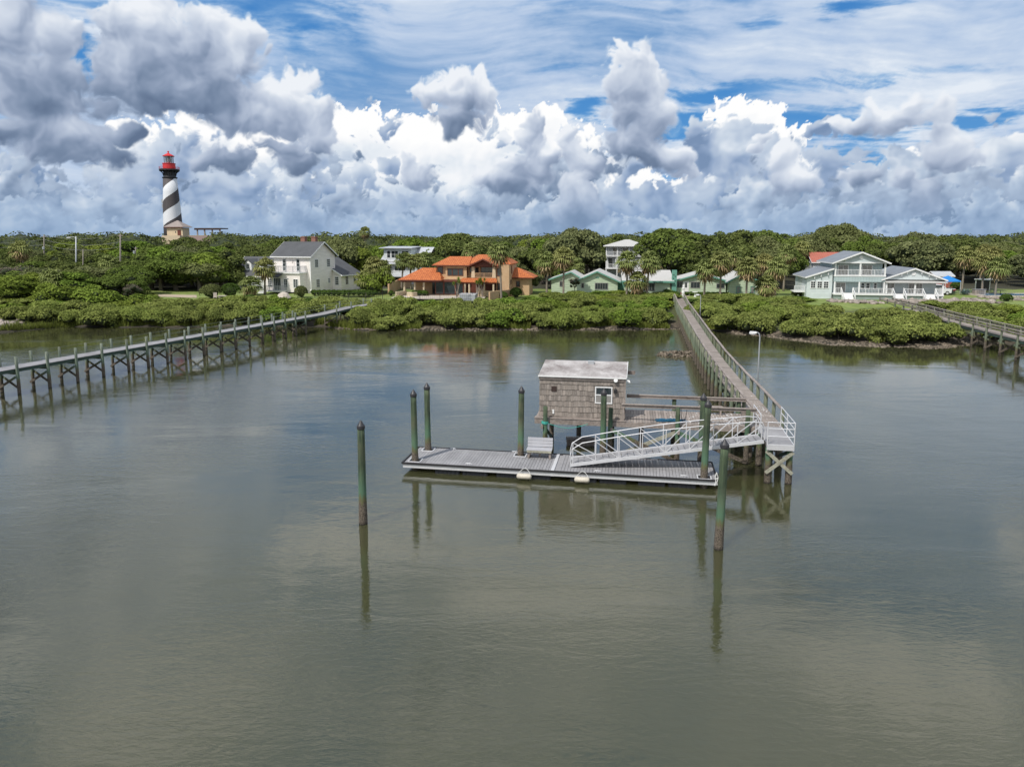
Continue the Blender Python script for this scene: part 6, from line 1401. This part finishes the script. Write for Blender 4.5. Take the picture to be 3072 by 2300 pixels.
# ------------------------------------------------------------------ poles and wires
def pole(px, ptop, Y, r, label, arms=(), name='utility_pole', m='poleold', extra=None, group=None, base=None):
    x, y = pt(px, Y); top = aty(px, ptop, Y); t = thing(name, label, 'pole' if name == 'utility_pole' else 'street light', (x, y, 2.2), group=group); H = top.z-2.2; dx = top.x-x
    obj('post', MB().tube([(0, 0, -.5), (dx*.5, 0, H*.5), (dx, 0, H)], [r*1.2, r, r*.8], 8), M[m], t, True)
    for (dz, w_) in arms: obj('crossarm', MB().box(dx-w_, dx+w_, -.06, .06, H-dz-.07, H-dz+.07), M[m], t)
    if extra: extra(t, dx, H)
    return Vector((x+dx, y, top.z))
def transformer(dz, s=-1):
    return lambda t, dx, H: obj('transformer', MB().lathe([(.22, 0), (.26, .05), (.26, .6), (.18, .68)], (dx+s*.35, -.1, H-dz), 10), M['steel'], t)
pA = pole(132, 704, 175, .14, 'grey utility pole with transformer farthest into the thicket', [(.5, .7)], extra=transformer(3.6), group='utility poles')
def arm(t, dx, H):
    obj('arm', MB().tube([(dx, 0, H-.4), (dx-.4, 0, H-.1), (dx-1.0, 0, H-.15)], .05, 6), M['steel'], t); obj('lamp_head', MB().hexa([(dx-1.7, -.15, H-.35), (dx-.9, -.15, H-.25), (dx-.9, .15, H-.25), (dx-1.7, .15, H-.35)], [(dx-1.6, -.1, H-.12), (dx-.9, -.1, H-.08), (dx-.9, .1, H-.08), (dx-1.6, .1, H-.12)]), M['steel'], t)
pole(228, 709, 128, .13, 'silver street light pole standing in the thicket', name='street_light', m='steel', extra=arm)
pole(249, 748, 134, .1, 'short bare wooden pole beside the silver street light', name='utility_pole')
pB = pole(361, 702, 132, .15, 'tall wooden utility pole with wires just before the lighthouse trees', [(.3, .5)], group='utility poles')
pC = pole(407, 740, 165, .12, 'short utility pole with white transformer beside the tall wired pole', [(.4, .4)], extra=transformer(1.6), group='utility poles')
pD = pole(2748, 694, 215, .2, 'wooden utility pole on the skyline beside the flat oak', [(.6, .2)])
pE = pole(2698, 702, 240, .16, 'thin skyline pole with crossarm, partner of the taller pole', [(.8, 1.2), (1.8, 1.2)])
def wires(label, spans, r=.022):
    o = spans[0][0]; mb = MB()
    for a, b, sag in spans: mb.tube([a.lerp(b, k/14)-o-Vector((0, 0, sag*4*(k/14)*(1-k/14))) for k in range(15)], r, 4)
    tag(obj('overhead_wire', mb, M['wire'], None, loc=o), label, 'wire')
def dn(p, d): return p-Vector((0, 0, d))
pL = aty(-260, 712, 230)
wires('overhead wires strung from the thicket poles to the tall wooden pole', [(pL, pA, 1.0), (dn(pL, 1.4), dn(pA, 1.2), 1), (dn(pL, 2.4), dn(pA, 2.4), 1), (pA, pB, 1.0), (dn(pA, 1.2), dn(pB, 1.4), 1), (dn(pA, 2.4), dn(pB, 2.3), 1), (dn(pA, 7), dn(pB, 4), 1.2), (dn(pL, 8), dn(pA, 7), 1.2)])
wires('pair of slack wires from the tall pole down to the short one', [(pB, dn(pC, .3), .6), (dn(pB, .8), dn(pC, 1.0), .8)])
wires('long thin wires over the trees behind the pale blue house', [(aty(2330, 712, 190), aty(2662, 722, 190), .4), (aty(2440, 710, 195), aty(2640, 713, 195), .3), (aty(2470, 701, 200), aty(2580, 703, 200), .3), (aty(2432, 752, 170), aty(2650, 754, 170), .3), (aty(2662, 722, 190), pE, .5), (pE, pD, .6)])
# ------------------------------------------------------------------ garden things
M['bluecloth'] = mat('blue_canopy_cloth', (.02, .22, .62), .7, .12, 1); M['carwhite'] = mat('white_car_paint', (.7, .71, .72), .25, .03, 1); M['tyre'] = mat('tyre_rubber', (.02, .02, .02), .8, .2, 3)
p = Vector((*pt(2840, 120), 2.3))
t = thing('canopy_tent', 'bright blue pop-up canopy tent on thin legs in front of the trees', 'tent', p, .1)
a = 1.35; hh = 2.15
obj('canopy', MB().add([(-a, -a, hh), (a, -a, hh), (a, a, hh), (-a, a, hh), (0, 0, hh+.85), (-a, -a, hh-.18), (a, -a, hh-.18), (a, a, hh-.18), (-a, a, hh-.18)], [(0, 1, 4), (1, 2, 4), (2, 3, 4), (3, 0, 4), (0, 5, 6, 1), (1, 6, 7, 2), (2, 7, 8, 3), (3, 8, 5, 0)]), M['bluecloth'], t)
for sx in (-1, 1):
    for sy in (-1, 1): obj('leg', MB().tube([(sx*a, sy*a, 0), (sx*a, sy*a, hh)], .04, 6), M['alu'], t)
p = Vector((*pt(2810, 116.5), 2.3))
t = thing('parked_van', 'white van parked beside the porch end, half hidden by the canopy', 'van', p, math.radians(4))
obj('body', MB().hexa([(-2.2, -.85, .35), (1.9, -.85, .35), (1.9, .85, .35), (-2.2, .85, .35)], [(-2.2, -.8, 1.1), (2.0, -.8, 1.0), (2.0, .8, 1.0), (-2.2, .8, 1.1)]).hexa([(-2.15, -.8, 1.102), (1.1, -.8, 1.102), (1.1, .8, 1.102), (-2.15, .8, 1.102)], [(-2.0, -.68, 1.75), (.3, -.68, 1.75), (.3, .68, 1.75), (-2.0, .68, 1.75)]), M['carwhite'], t)
obj('side_window', MB().hexa([(-1.9, -.80, 1.2), (.8, -.80, 1.2), (.8, -.76, 1.2), (-1.9, -.76, 1.2)], [(-1.85, -.725, 1.65), (.3, -.725, 1.65), (.3, -.69, 1.65), (-1.85, -.69, 1.65)]), M['glass'], t)
for x in (-1.4, 1.2):
    for y in (-.87, .67): wh = obj('wheel', MB().tube([(x, y, .34), (x, y+.2, .34)], .34, 16), M['tyre'], t); obj('rim', MB().tube([(x, y-.01, .34), (x, y, .34)], .2, 12), M['alu'], wh)
p = Vector((*pt(2838, 117.5), 2.3))
t = thing('small_boat', 'red and white small boat on a trailer under the blue canopy', 'boat', p, 0)
obj('hull', MB().hexa([(-1.4, -.35, .45), (1.1, -.4, .45), (1.1, .4, .45), (-1.4, .35, .45)], [(-1.7, -.5, .85), (1.3, -.6, .85), (1.3, .6, .85), (-1.7, .5, .85)]), M['redpaint'], t)
obj('deck', MB().box(-1.5, 1.2, -.5, .5, .86, .95), M['white'], t); obj('trailer', MB().box(-1.9, .9, -.05, .05, .3, .38).tube([(0, -.5, .28), (0, .5, .28)], .25, 10), M['tyre'], t)
p = atz(2936, 886, 2.3); t = thing('wooden_planter', 'grey slatted wooden box on the lawn near the pool', 'planter', p)
mb = MB()
for k in range(5): mb.box(-.9+k*.36, -.58+k*.36, -.4, -.35, 0, .95)
obj('slat_side', mb, M['deck'], t); obj('case', MB().box(-.9, .9, -.34, .4, 0, .93), M['rail'], t); obj('lid', MB().box(-.95, .95, -.45, .45, .96, 1.02), M['comp'], t)
pw = Vector((*pt(3040, 112), 2.3)); t = thing('swimming_pool', 'rectangular blue swimming pool with pale coping behind the pool fence', 'pool', pw, math.radians(-4))
M['poolwater'] = mat('pool_water', (.03, .22, .42), .05, .1, 1)
obj('coping', MB().box(-4.5, 9, 0, .8, 0, .22).box(-4.5, 9, 5, 5.8, 0, .22).box(-4.5, -3.7, .8, 5, 0, .22).box(8.2, 9, .8, 5, 0, .22), M['concrete'], t); obj('pool_surface', MB().box(-3.7, 8.2, .8, 5, 0, .17), M['poolwater'], t)
fence('low wire fence with wooden posts around the pool garden', [(2938, 870), (2960, 880), (3000, 888), (3072, 893)], .8, m='rail', gap=.35)
p = Vector((*pt(2955, 121), 2.3)); t = thing('pool_shelter', 'small dark open shelter with pale flat roof by the pool', 'shelter', p)
obj('roof', MB().box(-1.4, 1.4, -1, 1, 2.2, 2.35), M['white'], t)
for sx in (-1.2, 1.2):
    for sy in (-.8, .8): obj('post', MB().box(sx-.06, sx+.06, sy-.06, sy+.06, 0, 2.2), M['white'], t)
obj('back_panel', MB().box(-1.2, 1.2, .82, .9, .3, 2.15), M['blackpaint'], t)
low_wall('low grey timber seawall at the frame edge beyond the side pier', [(3038, 909), (3140, 913)], .8, 'deck', .15, 1.9, 'timber_seawall')
def sheet(name, label, pts, z, m):
    P_ = [atz(px, py, z) for px, py in pts]; tag(obj(name, MB().poly([(p.x, p.y, gz(p.x, p.y)+.05) for p in P_]), M[m]), label, None, None, 'structure')
M['gravel'] = mat('tan_gravel', (.42, .34, .25), .95, .2, 2)
sheet('gravel_path', 'tan gravel drive in front of the dark oaks', [(424, 889), (590, 893), (590, 886), (424, 882)], 2.3, 'gravel')
sheet('gravel_path', 'pale path curving past the palms to the white house', [(575, 912), (700, 905), (850, 903), (905, 906), (930, 903), (850, 897), (700, 897), (640, 900)], 2.3, 'gravel')
sheet('gravel_path', 'stone path from the walkway to the white entry door', [(2020, 899), (2075, 901), (2068, 888), (2038, 887)], 2.3, 'gravel')
p = atz(2049, 893, 2.3); t = thing('garden_statue', 'slender white garden statue on a round base before the entry door', 'statue', p)
obj('base', MB().lathe([(.4, 0), (.4, .15), (.2, .25), (.2, .5)], n=12), M['white'], t); obj('figure', MB().lathe([(.2, .5), (.24, .8), (.15, 1.2), (.2, 1.5), (.1, 1.68), (.13, 1.85), (.03, 2.0)], n=12), M['white'], t)
p = atz(2085, 890, 2.3); t = thing('bird_bath', 'low white bird bath beside the path hedge', 'bird bath', p)
obj('stem', MB().lathe([(.25, 0), (.12, .1), (.1, .6)], n=12), M['white'], t); obj('bowl', MB().lathe([(.1, .6), (.45, .72), (.45, .78)], n=14), M['white'], t)
p = atz(852, 903, 2.3); tag(obj('coral_boulder', MB().lathe([(.9, 0), (1.1, .5), (.7, 1.1), (.2, 1.35)], n=9), M['concrete'], None, loc=p), 'pale hollowed boulder on the lawn before the white porch', 'boulder')
p = atz(668, 900, 2.3); t = thing('garden_table_set', 'pale stone garden seat group by the lawn edge path', 'garden seats', p)
obj('tabletop', MB().box(-.6, .6, -.3, .3, .6, .68), M['concrete'], t)
for dx in (-.45, .45): obj('leg', MB().box(dx-.08, dx+.08, -.2, .2, 0, .6), M['concrete'], t)
t = thing('garden_chair', 'pale high backed garden chair beside the stone seats', 'chair', (p.x-1.2, p.y+.2, 2.3), .3)
obj('seat', MB().box(-.25, .25, -.25, .25, .4, .46), M['concrete'], t); obj('backrest', MB().box(-.25, .25, .2, .26, .46, 1.1), M['concrete'], t)
for sx in (-.2, .2):
    for sy in (-.2, .2): obj('leg', MB().box(sx-.03, sx+.03, sy-.03, sy+.03, 0, .4), M['concrete'], t)
p = atz(1122, 978, 0.4); tag(obj('bank_boulder', MB().lathe([(.5, 0), (.6, .25), (.3, .5)], n=7), M['concrete'], None, loc=(atz(1874, 942, .9).x, atz(1874, 942, .9).y, 1.3)), 'single pale boulder among shrubs on the bank below the green house', 'boulder')
